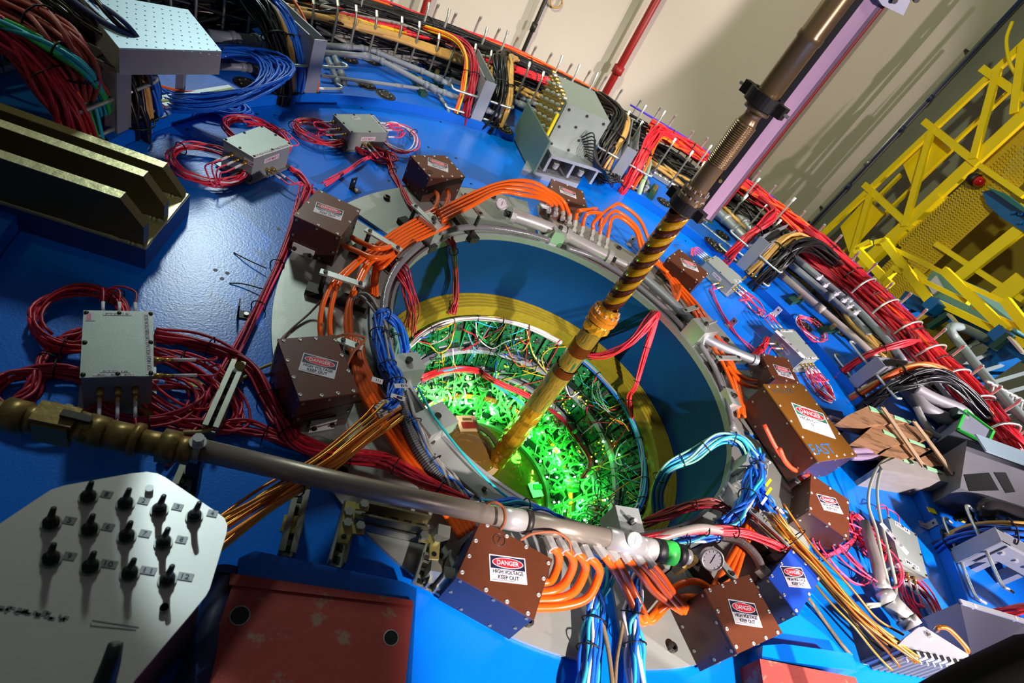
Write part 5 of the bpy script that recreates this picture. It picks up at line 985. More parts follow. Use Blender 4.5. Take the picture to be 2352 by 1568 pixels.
def WPL(q):
    x,y=q[len(q)//2]; a='at the upper left' if x<1060 and y<860 else 'at the upper middle' if x<1180 and y<860 else 'left of the crinkled tube' if x<1290 and y<900 else 'at the lower left' if x<1200 else 'right of the crinkled tube' if y<960 else 'at the lower right'
    k=(q and a,wn[i%9]); _SEEN[k]=_SEEN.get(k,0)+1; return a+['',', a second one',', a third one'][_SEEN[k]-1]
_SEEN={}
for i,qs in enumerate(WI):
    build('loose_wire',MB().tube(crom([PC(x,y,.05+.02*math.sin(i+j)) for j,(x,y) in enumerate(qs)],22),.0033,6),WM[i%9],None,True,'thin %s loose wire looping over the boards %s'%(wn[i%9],WPL(qs)),'wire','loose wires on the readout wheel')
for i in range(120):
    az=rg.uniform(-35,190); s=rg.uniform(.0,.62); c,X,Y,N=cone(az,s,.05); c2,_,_,_=cone(az+rg.uniform(-14,14),min(.95,max(0,s+rg.uniform(-.3,.3))),.035); c3,_,_,_=cone(az+rg.uniform(-16,16),min(.95,max(0,s+rg.uniform(-.3,.3))),.03)
    build('jumper_wire',MB().tube(crom([c,(c+c2)/2+N*.04,c2,c3],16),.0026,5),[YELCAB,GRNCAB,RED,BLKCAB,CYAN,GRNCAB,REDD,BLKCAB,BLUCAB][i%9] if s<.45 else [BLKCAB,GRNCAB][i%2],w,True)
bundle('cable_bundle','bright red flat cable bundle crossing the lit boards at the left',[PC(965,868,.07),PC(1020,852,.08),PC(1085,850,.08),PC(1130,872,.08),PC(1190,898,.08),PC(1240,925,.06)],14,.0045,.016,[RED],(.5,),seg=22)
bundle('cable_bundle','dark crimson cables running from the red bundle down to the far boards',[PC(1240,925,.06),PC(1290,960,.06),PC(1320,1000,.05),PC(1355,1060,.05),PC(1335,1100,.05)],7,.0045,.012,[REDD],(),seg=20)
bundle('cable_bundle','teal cables beside the bright red bundle on the lit boards',[PC(975,860,.06),PC(1080,845,.06),PC(1140,885,.06),PC(1190,920,.06),PC(1225,945,.05)],5,.0035,.008,[CYAN],(),seg=20)
bundle('cable_bundle','white cables tied round the foot of the yellow ring at the top',[np.array([(.66)*math.cos(math.radians(a)),.66*math.sin(math.radians(a)),-.43]) for a in range(160,68,-10)],9,.004,.012,[GREYCAB,WHT,GREYCAB],(.2,.35,.5,.65,.8))
bundle('cable_bundle','blue grey cables tied round the foot of the yellow ring at the right',[np.array([(.655)*math.cos(math.radians(a)),.655*math.sin(math.radians(a)),-.44]) for a in range(62,-50,-10)],9,.0045,.015,[CYAN,GREYCAB,BLUCAB],(.15,.3,.5,.7,.85))
coil('cable_coil','thin grey wire loops resting over the dark boards at the right',PC(1395,910,.03),.09,.12,PC(1395,910,.03)[2],[GREYCAB,GRNCAB],5,r=.0025,jit=.2)
coil('cable_coil','small dark red wire coil on the lit boards',PC(1283,968,.04),.03,.03,PC(1283,968,.04)[2],REDD,6,r=.0025)
coil('cable_coil','teal wire loops hanging at the lower right of the bore',PC(1480,1100,.08),.09,.12,PC(1480,1100,.08)[2],[CYAN,GRNCAB,mat('pale_green_cable',(130,190,170))],9,r=.004,jit=.3)
# beige window flange with the red card at the foot of the funnel
cc=np.array([-.14,.03,0]); zf=-.80
t=thing('window_flange','beige round window flange with a rounded amber dome deep in the opening','flange',(cc[0],cc[1],zf-.2))
build('ring',MB().ringbox(.145,.172,zf-.02,zf,48,c=cc),BEIGE,t,False); build('barrel',MB().lathe([(.168,zf-.02),(.168,-1.06)],40,cc),mat('beige_barrel',(190,150,110),.5),t,True); build('dome',MB().lathe([(.145,zf-.006),(.13,zf+.012),(.09,zf+.028),(.04,zf+.036),(.0005,zf+.038)],40,cc),mat('amber_dome',(150,112,54),.1,.3,.08,coat=.5),t,True)
b_=thing('beige_housing','beige square housing with a red card standing on the window flange','housing',(cc[0]-.02,cc[1]+.19,zf-.1)); hc=P(1075,972,zf+.03); X=unit(P(1107,972,zf+.03)-hc); Y=np.cross(Z,X)
build('housing',MB().box(hc-Z*.03,.115,.10,.06,X,Y),BEIGE,b_); build('red_card',MB().box(hc+Z*.004-Y*.015,.075,.035,.01,X,Y),mat('red_card',(150,44,30),.5),b_); build('card_slot',MB().box(hc+Z*.002+Y*.025,.05,.012,.008,X,Y),mat('olive_slot',(110,96,40),.5),b_)
build('arm',MB().cyl(hc-X*.05-Z*.05,hc-X*.2-Z*.07-Y*.04,.03,14),mat('grey_green_tube',(110,120,116),.4),b_)
bundle('cable_bundle','red cable loop bunched behind the lower left rim block',[P(955,1000,-.35),P(985,990,-.35),P(1005,1000,-.4),P(1012,1020,-.45)],12,.006,.03,[RED],(.5,),seg=14)
t=thing('foil_packet','crumpled clear foil packet stuck on the amber disc','packet',tuple(P(1230,1125,-1.06))); c=P(1230,1125,-1.06); build('foil',MB().box(c,.07,.09,.006,unit((1,.4,.1)),unit((-.4,1,0))),ALU,t); build('fold',MB().box(c+Z*.008+[.01,.02,0],.05,.03,.006,unit((1,.2,.2)),unit((-.2,1,0))),GRNCAB,t)
# ================================================================ foreground
# front pipe with bronze valve
hp=.22
t=thing('front_pipe','long steel pipe crossing the foreground from the bronze valve to the gauges','pipe',tuple(P(450,1030,hp)*[1,1,0]+Z*.19))
pp=px((440,1028,hp),(800,1112,hp),(1150,1187,hp),(1210,1198,hp),(1400,1236,hp),(1500,1262,hp)); build('pipe_run',MB().tube(np.array(pp[:3]),.0255,20),mat('worn_steel_pipe',(150,140,126),.38,.45,.2,10,.1,40),t,True); build('end_run',MB().tube(np.array(pp[3:5]),.027,20),mat('worn_steel_pipe',(150,140,126)),t,True)
def pc(a,b,r,name,m,n=18,par=None): return build(name,MB().cyl(P(*a,hp),P(*b,hp),r,n),m,par or t,True)
pc((1150,1187),(1204,1197),.030,'coupling',STEEL); pc((1204,1197),(1216,1199),.034,'band',DKST); pc((1395,1235),(1470,1256),.032,'end_cap',STEEL)
pc((1360,1228),(1400,1236),.0262,'dark_sleeve',mat('olive_sleeve',(96,90,62),.5))
BRZ2=mat('old_bronze',(140,118,66),.42,.6,.3,14,.3,40)
v=thing('bronze_valve','old bronze valve and union fittings at the left end of the front pipe','valve',tuple(P(130,975,hp)*[1,1,0]+Z*.18))
for a,b_,r,n,nm in (((-80,945),(20,955),.03,18,'pipe_stub'),((10,950),(62,962),.036,18,'coupling'),((62,960),(90,968),.030,18,'neck'),((175,978),(215,990),.034,18,'collar'),((200,985),(245,996),.036,8,'union_nut'),((245,996),(312,1010),.033,8,'union_nut'),((305,1008),(322,1012),.038,18,'collar'),((318,1011),(395,1026),.027,18,'nipple'),((368,1021),(408,1030),.038,6,'hex_nut'),((405,1030),(440,1037),.031,18,'collar')): pc(a,b_,r,nm,BRZ2,n,v)
a,b_=P(92,966,hp),P(172,983,hp); build('valve_body',MB().bar(a,b_,.062,.062),BRZ2,v); d=unit(b_-a); s=np.cross(d,Z); c=(a+b_)/2
build('cap_plate',MB().box(c+Z*.035,.075,.05,.010,d,s),BRZ2,v); build('stem',MB().cyl(c-s*.03,c-s*.05,.010,8),STEEL,v); build('lever',MB().bar(c+Z*.046+d*.01,c+Z*.043+d*.065,.016,.010),DKST,v)
for x in (-.35,.35): build('bolt',MB().cyl(c-s*.031+d*.06*x+Z*.012,c-s*.041+d*.06*x+Z*.012,.008,6),BRASS,v)
# strut post that carries the pipe clamp
def unistrut(label,q0,q1,h,w=.04,dp=.03,m=ZINC,slots=6,name='slotted_strut'):
    A,B=P(*q0,h),P(*q1,h); t=thing(name,label,'strut',tuple(A*[1,1,0]+Z*max(.0,h-dp))); d=unit(B-A); s=np.cross(Z,d); L=np.linalg.norm(B-A); c=(A+B)/2
    mm=MB(); mm.box(c-s*(w/2-.003),L,.006,dp,d,s).box(c+s*(w/2-.003),L,.006,dp,d,s).box(c-Z*(dp/2-.002),L,w,.004,d,s).box(c-s*(w/2-.008)+Z*(dp/2-.001),L,.012,.003,d,s).box(c+s*(w/2-.008)+Z*(dp/2-.001),L,.012,.003,d,s); build('channel',mm,m,t)
    for k in range(slots): build('slot',MB().box(A+d*L*(k+.5)/slots-Z*(dp/2-.0055),L/slots*.5,w*.36,.002,d,s),CHIP,t)
    for k in (0.06,.94): build('foot',MB().box((A+d*L*k)*[1,1,0]+Z*(h-dp/2)/2,.03,w*.8,max(.004,h-dp/2),d,s),m,t)
    return t,A,B,d,s
u=unistrut('slotted strut leaning from the red cables down to the pipe clamp',(548,835),(482,985),.05); 
build('strut_nut',MB().cyl(P(551,840,.06),P(551,840,.075),.014,10),BRASS,u[0])
c=P(452,1035,hp); cl=thing('pipe_clamp','pipe clamp with a bright bolt at the slotted strut','clamp',tuple(c*[1,1,0]+Z*.01)); build('clamp_band',MB().cyl(P(436,1031,hp),P(462,1037,hp),.0285,18),ZINC,cl,True); build('bolt',MB().cyl(c+Z*.028,c+Z*.055,.012,8),STEEL,cl); build('washer',MB().cyl(c+Z*.034,c+Z*.038,.018,14),STEEL,cl); build('post',MB().box(c*[1,1,0]+Z*(.01+.09),.03,.03,.18),DKST,cl)
unistrut('slotted strut below the pipe clamp behind the knob panel',(440,1060),(415,1120),.10,slots=3)
unistrut('slotted strut standing left of the strut frame below the front pipe',(692,1128),(658,1272),.08,slots=5)
YZ=mat('yellow_zinc_plate',(172,160,92),.35,.6,.15,20)
c=P(672,1205,.085); t=build('strut_plate',MB().box(c,.045,.05,.006,unit(P(692,1128,.08)-P(658,1272,.08)),unit(np.cross(Z,P(692,1128,.08)-P(658,1272,.08)))),YZ,None,False,'yellowish plate on the left slotted strut below the front pipe','plate')
f=thing('strut_assembly','frame of slotted struts and yellow zinc corner plates under the front pipe','frame',tuple(P(850,1190,.04)*[1,1,0]+Z*.0))
def sbar(q0,q1,h,w=.042,dp=.035,m=ZINC):
    A,B=P(*q0,h),P(*q1,h); d=unit(B-A); s=np.cross(Z,d); L=np.linalg.norm(B-A); c=(A+B)/2; mm=MB().box(c-s*(w/2-.003),L,.006,dp,d,s).box(c+s*(w/2-.003),L,.006,dp,d,s).box(c-Z*(dp/2-.002),L,w,.004,d,s); build('strut',mm,m,f)
    for k in range(5): build('slot',MB().box(A+d*L*(k+.5)/5-Z*(dp/2-.0055),L/5*.55,w*.36,.002,d,s),CHIP,f)
sbar((830,1172),(985,1206),.10,m=mat('olive_zinc',(120,114,84),.4,.6)); sbar((825,1192),(980,1228),.06); sbar((806,1160),(772,1295),.08); sbar((992,1250),(966,1340),.05); sbar((1018,1262),(985,1350),.03)
for q in ([(795,1150),(818,1152),(812,1205),(838,1212),(836,1228),(808,1224),(800,1248),(774,1244)],[(968,1222),(1012,1232),(1008,1284),(986,1282),(988,1246),(962,1240)],[(818,1155),(848,1160),(846,1172),(816,1168)]):
    build('corner_plate',MB().prism([P(*k,.13) for k in q],.122,.13),YZ,f)
for q in ((800,1178),(797,1203),(826,1210),(835,1160),(972,1232),(1002,1240)): p=P(*q,.13); build('plate_bolt',MB().cyl(p,p+Z*.012,.012,6),ZINC,f)
for q in ((790,1232),(997,1272)): p=P(*q,.1302); build('plate_hole',MB().lathe([(.007,.0006),(.0003,.0006)],12,p),CHIP,f)
for q in ((975,1335),(1003,1350)): p=P(*q,.0); build('leg',MB().box(p+Z*.05,.03,.03,.1),ZINC,f)
for q in ((800,1220),(990,1260)): p=P(*q,.0); build('leg',MB().box(p*[1,1,0]+Z*.055,.035,.035,.11),ZINC,f)
# bronze coloured steel ribs at the left
ex0=np.array([.003,-1,0]); dx=np.array([-1,-.003,0])
T1=np.array([-1.581,.113,.08]); 
rb=thing('ribbed_bracket','heavy ribbed steel bracket with three chamfered bronze lit ribs at the left edge','bracket',(-1.9,-.06,0))
def sl(e,s,z): return np.array([T1[0],T1[1],0])+ex0*e+dx*s+Z*z
build('base_slab',MB().box8([sl(0,0,0),sl(.347,0,0),sl(.347,1.4,0),sl(0,1.4,0),sl(0,0,.08),sl(.347,0,.08),sl(.347,1.4,.08),sl(0,1.4,.08)]),DKBLUE,rb)
build('slab_top',MB().box8([sl(.002,.002,.08),sl(.345,.002,.08),sl(.345,1.4,.08),sl(.002,1.4,.08),sl(.004,.004,.086),sl(.343,.004,.086),sl(.343,1.4,.086),sl(.004,1.4,.086)]),PALEST,rb)
for e,H,he in ((.012,.185,.10),(.158,.232,.15),(.305,.24,.16)):
    prof=[(.01,.086),(.01,he),(.075,H),(1.4,H),(1.4,.086)]; w_=.035
    build('rib',MB().sheet([sl(e,s,z) for s,z in prof],ex0*w_),RUSTB,rb)
    # pale strip on each rib top, the light there put into its colour
    build('lit_rib_edge',MB().sheet([sl(e,.075,H),sl(e,1.4,H),sl(e,1.4,H+.003),sl(e,.075,H+.003)],ex0*w_),PALEST,rb); build('weld',MB().tube(crom([sl(e+w_+.004,.012,.088),sl(e+w_+.004,.2,.088),sl(e+w_+.004,1.3,.088)],24),[.006+.002*math.sin(i*2.2) for i in range(24)],6),PALEST,rb)
# knob panel
hk=.40
kp=thing('knob_panel','pale aluminium control panel with twelve black numbered handles at the lower left corner','control panel',tuple(P(220,1300,hk)*[1,1,0]+Z*.0))
q=[(-420,1568),(-160,1300),(0,1202),(85,1145),(118,1124),(150,1114),(300,1087),(338,1083),(362,1087),(380,1096),(500,1177),(516,1190),(522,1206),(520,1225),(482,1350),(474,1366),(440,1408),(310,1560),(200,1720),(-500,1720)]
poly=[P(*k,hk) for k in q]; PANM=mat('brushed_panel',(206,200,190),.36,.5,.06,20,.06,200,stretch=(1,14,1))
build('panel',MB().prism(poly,hk-.005,hk),PANM,kp)
bp_=[P(*k,hk-.006) for k in ((-300,1568),(30,1240),(170,1150),(330,1110),(480,1200),(470,1330),(270,1568),(120,1700),(-400,1700))]; build('housing',MB().prism(bp_,.10,hk-.0055),DKST,kp)
for i in range(3):
    q0=[(300,1568),(40,1240),(470,1330)][i]; p=P(*q0,hk-.05)*[1,1,0]; p=p*.85+np.array(WL[kp.name])*[.15,.15,0]; build('post',MB().box(p+Z*.05,.04,.04,.1),DKST,kp)
kn=[(203,1143,1),(288,1158,2),(366,1172,3),(446,1187,4),(118,1203,5),(206,1218,6),(291,1233,7),(375,1247,8),(118,1285,9),(208,1303,10),(298,1318,11),(384,1332,12)]
xr=unit(P(446,1187,hk)-P(203,1143,hk)); yr=np.cross(Z,xr)
for x,y,nn in kn:
    c=P(x,y,hk); k=build('handle',MB().cyl(c,c+Z*.010,.0115,14).cyl(c+Z*.010,c+Z*.016,.0075,12),BLACK,kp,True)
    tip=c+Z*.045+xr*.004+yr*.006; build('lever',MB().tube([c+Z*.012,c+Z*.03+xr*.002,tip],[.006,.0055,.0042],8),BLACK,k,True)
    build('bushing',MB().cyl(c,c+Z*.003,.0145,16),ZINC,k)
    lc=P(x+42,y-8,hk); s=build('number_plate',MB().box(lc+Z*.0006,.024 if nn>9 else .017,.0125,.0012,xr,yr),mat('grey_number_plate',(120,118,116),.5),kp); build('number',text(MB(),str(nn),lc+Z*.0012,xr,yr,.012 if nn>9 else .0055,.008,Z,.0005),LABK,s)
for x,y in ((343,1125),(377,1398),(78,1276)[0:2] if False else (377,1398)): 
    c=P(x,y,hk); build('panel_screw',MB().cyl(c,c+Z*.008,.007,8),STEEL,kp)
c=P(238,1580,hk); build('long_handle',MB().tube([c,c+Z*.012,P(254,1525,hk+.03),P(266,1478,hk+.05)],[.016,.015,.013,.010],10),BLACK,kp,True)
m=MB(); rq=random.Random(4)
for i in range(11):
    c=P(8+i*14.5,1396+i*2.6,hk+.0006)
    for j in range(3): m.box(c+xr*rq.uniform(-.004,.004)+yr*rq.uniform(-.003,.003),rq.uniform(.002,.008),rq.uniform(.002,.008),.0004,xr,yr)
o=build('worn_print',m,mat('faded_ink',(120,116,118),.6),kp); o['kind']='stuff'
c=P(265,1435,hk); m=MB().bar(P(212,1424,hk+.0006),P(318,1440,hk+.0006),.0015,.0004).bar(P(208,1436,hk+.0006),P(312,1446,hk+.0006),.0015,.0004).bar(P(208,1430,hk+.0006),P(208,1437,hk+.0006),.001,.0004); build('printed_box',m,mat('faded_ink',(120,116,118)),kp)
# red primer blocks with blue plates
def redblock(label,q,h,plate,holes,hz=.0):
    T=[P(*k,h) for k in q]; c=sum(T)/len(T); t=thing('red_steel_block',label,'steel block',(c[0],c[1],hz)); build('block',MB().prism(T,hz,h),REDST,t)
    for k in holes:
        p=P(k[0],k[1],h); m=MB(); m.lathe([(k[2],.0008),(k[2]*.94,.0010),(k[2]*.92,.0006),(.0003,.0006)],24,p); build('bolt_hole',m,CHIP,t); m=MB(); m.lathe([(k[2]*1.12,.0004),(k[2]*.98,.0008)],24,p); build('hole_rim',m,ALUD,t)
    return t
t=redblock('rusty red primer steel block with two dark bolt holes in the foreground',[(535,1338),(950,1382),(928,1600),(905,1760),(420,1760),(470,1540)],.10,None,[(551,1413,.0185),(898,1464,.016)])
build('ledge',MB().prism([P(*k,.104) for k in ((530,1316),(948,1378),(946,1390),(526,1342))],.06,.104),REDST,t)
t=thing('blue_plate','raised blue steel plate behind the rusty red block','plate',tuple(P(750,1330,.0))); build('plate',MB().prism([P(*k,.09) for k in ((548,1282),(585,1264),(925,1335),(957,1350),(952,1386),(545,1330))],.0,.09),BLUE2,t); build('side',MB().prism([P(*k,.088) for k in ((940,1375),(957,1352),(945,1568),(930,1568))],.0,.088),BLUE2,t)
t=redblock('small red primer steel block at the bottom edge right of the centre',[(1745,1512),(1965,1555),(1990,1620),(1760,1620)],.09,None,[])
t=thing('blue_plate','blue steel plate behind the small red block at the bottom right','plate',tuple(P(1850,1500,0))); build('plate',MB().prism([P(*k,.07) for k in ((1752,1482),(1800,1478),(1955,1500),(1975,1540),(1750,1512))],.0,.07),BLUE,t)
# dark cover left of the red block
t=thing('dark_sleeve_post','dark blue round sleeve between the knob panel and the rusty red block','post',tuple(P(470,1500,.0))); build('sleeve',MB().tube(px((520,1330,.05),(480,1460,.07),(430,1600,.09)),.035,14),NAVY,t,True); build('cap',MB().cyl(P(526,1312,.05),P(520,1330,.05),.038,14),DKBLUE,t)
# blue and white cables leaving the frame at the bottom
BW=[BLUCAB,WHT,CYAN,BLUCAB]
bundle('cable_bundle','blue and white cables running out at the bottom centre left of the tan cord',[P(1385,1300,.10),P(1372,1370,.08),P(1365,1420,.06),P(1352,1500,.05),P(1342,1620,.05)],20,.0052,.028,BW,(.55,.75),fray=.25)
bundle('cable_bundle','blue and white cables running out at the bottom centre right of the tan cord',[P(1462,1310,.10),P(1455,1380,.08),P(1452,1430,.06),P(1460,1500,.05),P(1468,1620,.05)],18,.0052,.026,BW,(.4,.7),fray=.2)
cable('braided_cable','tan and black braided cord beside the blue and white cables, left strand',px((1348,1310,.1),(1372,1390,.07),(1395,1480,.05),(1410,1600,.05)),.0065,mat('braided_tan',(120,100,70),.6,0,.5,160))
cable('braided_cable','tan and black braided cord beside the blue and white cables, right strand',px((1440,1380,.07),(1428,1450,.05),(1416,1520,.05),(1412,1600,.05)),.0055,mat('braided_tan',(120,100,70)))
cable('braided_cable','braided hose lying on the blue plate below the blue lit box',px((1856,1372,.06),(1890,1420,.015),(1930,1475,.012),(1955,1505,.012)),.0065,mat('braided_tan',(120,100,70)))
# small black and steel clips on the plate
for q,m_,lb in (((546,722),BLACK,'black angle clip on the glossy plate left of the largest left box'),((808,432),BLACK,'black angle clip on the plate behind the left brown box'),((1676,748),ALUD,'steel angle clip on the plate right of the rim'),((1778,722),WHT,'white angle clip on the plate above the silver box with the olive lid'),((1446,560),ALUD,'pale angle clip beyond the plates under the gold tube'),((2128,1210),ALUD,'steel angle clip at the plate edge right of the lower right silver box')):
    c=P(*q,.0); t=thing('angle_clip',lb,'clip',tuple(c)); a=unit([c[0],c[1],0]); s=np.array([-a[1],a[0],0]); build('base',MB().box(c+Z*.0025-a*.02,.045,.035,.005,a,s),m_,t); build('upright',MB().box(c+Z*.03,.005,.035,.055,a,s),m_,t); build('screw',MB().cyl(c-a*.025+Z*.005,c-a*.025+Z*.011,.008,8),STEEL,t); build('hole',MB().cyl(c-a*.0028+Z*.04,c-a*.0034+Z*.04,.006,10),ALU if m_ is BLACK else CHIP,t)
t=build('yellow_tag',MB().prism([P(*k,.02) for k in ((430,872),(448,867),(466,880),(462,890),(428,884))],.018,.02),LIME,None,False,'bright yellow paper tag among the crimson loops','tag')
t=build('cloth_scrap',MB().prism([P(*k,.012) for k in ((318,928),(352,915),(354,965),(330,972))],.008,.012),mat('olive_cloth',(170,150,80),.7),None,False,'olive scrap of paper below the olive lit box','paper')
# long cable ties lying loose
cable('cable_tie','loose black cable tie end lying on the glossy plate, upper one',px((537,580,.002),(570,597,.012),(612,616,.02)),.0022,BLACK); cable('cable_tie','loose black cable tie end lying on the glossy plate, lower one',px((527,650,.002),(560,652,.01),(606,664,.018)),.0022,BLACK)
# green cap on the end of the front pipe and its fittings
g=thing('capped_fitting','black end fitting with a bright green band at the right end of the front pipe','fitting',tuple(P(1540,1270,.14)))
for a,b_,r,m_,nm in (((1470,1256),(1500,1263),.033,STEEL,'barrel'),((1500,1262),(1520,1266),.035,BLACK,'black_ring'),((1520,1266),(1546,1271),.0355,GREENB,'green_band'),((1546,1271),(1566,1275),.033,BLACK,'black_ring'),((1566,1275),(1582,1279),.022,STEEL,'nut')): build(nm,MB().cyl(P(*a,.20),P(*b_,.20),r,20),m_,g,True)
for i,q in enumerate([(1500,1290),(1520,1305),(1560,1305),(1478,1275),(1585,1290)]): p=P(*q,.16); build('valve_nut',MB().cyl(p-Z*.02,p+Z*.025,.014,6),STEEL if i%2 else BRASS,g)
build('support',MB().box(P(1540,1290,.08)*[1,1,0]+Z*.085,.03,.03,.15),DKST,g)
# ================================================================ right side: wood blocks, boxes, yellow walkway
wb=thing('wooden_block_stack','stack of brown wood boards under two pale straps at the disc edge','wood stack',tuple(P(2060,1090,0.)))
def wc(*q): return [(1880+x/2.845,900+y/2.845) for x,y in q]
for q,h,z0 in ((wc((185,155),(330,88),(610,195),(330,214)),.20,.12),(wc((265,300),(345,230),(450,174),(750,262),(742,300),(440,362)),.18,.10),(wc((446,378),(560,326),(735,372),(652,418),(560,432)),.17,.09),(wc((668,428),(750,390),(862,425),(850,482),(700,485)),.15,.07)):
    build('board',MB().prism([P(*k,h) for k in q],z0,h),WOOD,wb)
build('under_board',MB().prism([P(*k,.085) for k in wc((240,330),(420,260),(860,440),(820,500),(520,440))],.0,.085),mat('dark_wood',(60,44,34),.7),wb)
build('front_beam',MB().prism([P(*k,.15) for k in wc((400,475),(535,415),(985,585),(975,615),(420,505))],.0,.15),WOODP,wb)
for a,b_ in (((2026,934),(2122,1072)),((2098,966),(2190,1088))):
    A,B=P(*a,.225),P(*b_,.185); build('strap',MB().bar(A,B,.035,.007),mat('tan_painted_strap',(176,150,120),.5),wb)
    for p in (A,B): build('strap_screw',MB().cyl(p+Z*.003,p+Z*.009,.008,8),DKST,wb)
for q,h in ((wc((330,88),(425,128),(428,142),(345,122)),.2),(wc((495,150),(605,190),(600,205),(500,172)),.2),(wc((420,243),(510,285),(520,303),(432,268)),.181),(wc((590,305),(695,345),(700,362),(600,325)),.181),(wc((530,415),(620,450),(625,472),(560,450)),.151),(wc((705,480),(800,515),(805,532),(715,505)),.151)): build('green_strip',MB().prism([P(*k,h+.0035) for k in q],h,h+.0035),mat('pale_green_strip',(150,206,160),.4),wb)  # thin pale green strips along the board edges
t=thing('blue_tape_corner','translucent blue corner cap under the wood stack','cap',tuple(P(1915,960,0))); build('cap',MB().prism([P(*k,.05) for k in ((1885,935),(1935,945),(1945,985),(1895,975))],0,.05),DKBLUE,t)
GP=mat('mauve_grey_hose',(150,130,158),.4)
for k,(q,lb) in enumerate([([(1905,960,.10),(1950,975,.10),(2000,988,.09)],'upper mauve grey hose from the big box to the wood stack'),([(1910,975,.09),(1950,985,.09),(1995,998,.08)],'second mauve grey hose from the big box to the wood stack'),([(1955,1035,.12),(2010,1035,.12),(2075,1048,.1)],'upper mauve grey hose below the wood blocks'),([(1955,1050,.10),(2000,1050,.11),(2030,1045,.1)],'lower mauve grey hose below the wood blocks')]): cable('mauve_hose',lb,px(*q),.016,GP)
for k in range(2): cable('grey_cable',['outer','inner'][k]+' grey cable falling from the wooden beam past the lower right silver box',px((2055+k*12,1046,.13),(2022+k*10,1065,.14),(2000+k*16,1110,.12),(1995+k*22,1160,.09),(2012+k*16,1215,.08),(2028+k*18,1290,.08),(2042+k*16,1350,.06),(2035+k*10,1382,.05),(1990+k*6,1388+k*6,.05)),.0065,mat('sage_grey_cable',(150,156,140),.4))
# grey drain pipe beside the lower right silver box
pipe('steel_pipe','steel pipe standing at an angle left of the lower right silver box',[(1985,1200,.08),(2010,1280,.08),(2025,1345,.08)],.022,mat('mid_warm_pipe',(112,104,102),.42),socks=False)
t=thing('pipe_joint','bright ribbed pipe joint at the foot of the angled steel pipe','pipe joint',tuple(P(2060,1390,.05))); 
for a,b_,r in (((2020,1335),(2035,1365),.030),((2030,1360),(2045,1385),.034),((2042,1380),(2085,1425),.036),((2080,1420),(2095,1440),.040)): build('joint',MB().cyl(P(*a,.07),P(*b_,.07),r,18),STEEL,t,True)
# tube rack with flow meters at the bottom right
h=.18; rk=thing('flowmeter_rack','grey rack of glass flow tubes with a sloping aluminium top at the bottom right','rack',tuple(P(2150,1500,0.)))
q=[(2066,1478),(2078,1465),(2110,1440),(2122,1438),(2224,1502),(2226,1508),(2205,1512)]; build('top_plate',MB().prism([P(*k,h) for k in q],h-.012,h),ALUD,rk)
A,B=P(2068,1486,h-.014),P(2220,1514,h-.014); d=B-A
build('front_board',MB().sheet([A,B,B*[1,1,0],A*[1,1,0]],np.array([d[1],-d[0],0])*-.02),mat('dark_grey_panel',(70,70,72),.5),rk)
nn=unit([d[1],-d[0],0]); nn=nn if nn@(CAM-A)>0 else -nn
for k in range(9):
    p=A+d*(.14+k*.1)+nn*.012; build('flow_tube',MB().cyl(p-Z*.16,p-Z*.012,.009,8),mat('grey_glass_tube',(120,116,108),.2,.2),rk); build('white_block',MB().box(p-Z*.012,.017,.017,.022,unit(d),nn),WHT,rk); build('dark_gap',MB().box(p-Z*.002+unit(d)*.011,.006,.017,.022,unit(d),nn),CHIP,rk); build('valve_stem',MB().cyl(p-Z*.028,p-Z*.028+nn*.02,.004,6),STEEL,rk)
build('yellow_label',MB().box(A+d*.05+nn*.004-Z*.14,.028,.002,.04,unit(d),nn),LIME,rk); build('end_board',MB().box(A+d*.05-Z*.08,.03,.012,.15,unit(d),nn),NAVY,rk)
p=P(2135,1462,h); build('top_screw',MB().cyl(p,p+Z*.014,.010,8),STEEL,rk)
cable('copper_tube','bent copper tube rising behind the flow tube rack',px((2150,1448,.17),(2158,1440,.2),(2178,1444,.21),(2205,1470,.20),(2222,1492,.19),(2218,1500,.17)),.0085,COPPER)
# grey sloping cover and the black rounded shape in the corner
t=thing('grey_cover','grey sloping sheet metal cover near the bottom right corner','cover',tuple(P(2270,1450,0.))); a=px((2205,1382,.25),(2362,1430,.25),(2362,1540,.10),(2235,1520,.06)); a2=[p*[1,1,0] for p in a]
build('cover',MB().box8([a2[3],a2[2],a2[1],a2[0],a[3],a[2],a[1],a[0]]),mat('violet_grey_cover',(42,42,54),.5,.1,.08),t); build('rim',MB().bar(a[0]+Z*.002,a[1]+Z*.002,.02,.006),ALUD,t)
for k in (.2,.8): p=a[0]+(a[1]-a[0])*k; build('cover_screw',MB().cyl(p-Z*.01,p+Z*.006,.008,8),STEEL,t)
t=thing('black_cover','black padded cover close to the camera in the bottom right corner','cover',tuple(P(2300,1560,.9)*[1,1,0])); 
m=MB().tube(crom(px((1960,1760,.62),(2130,1695,.65),(2270,1640,.68),(2420,1580,.70)),24),[.06+.0022*i for i in range(24)],16); o=build('pad',m,mat('black_cloth',(8,8,8),.9,0,.1,spec=.1),t,True)
pz=P(2300,1640,.60); build('stand',MB().cyl((pz[0],pz[1],0.),(pz[0],pz[1],.64),.03,10),BLACK,t)
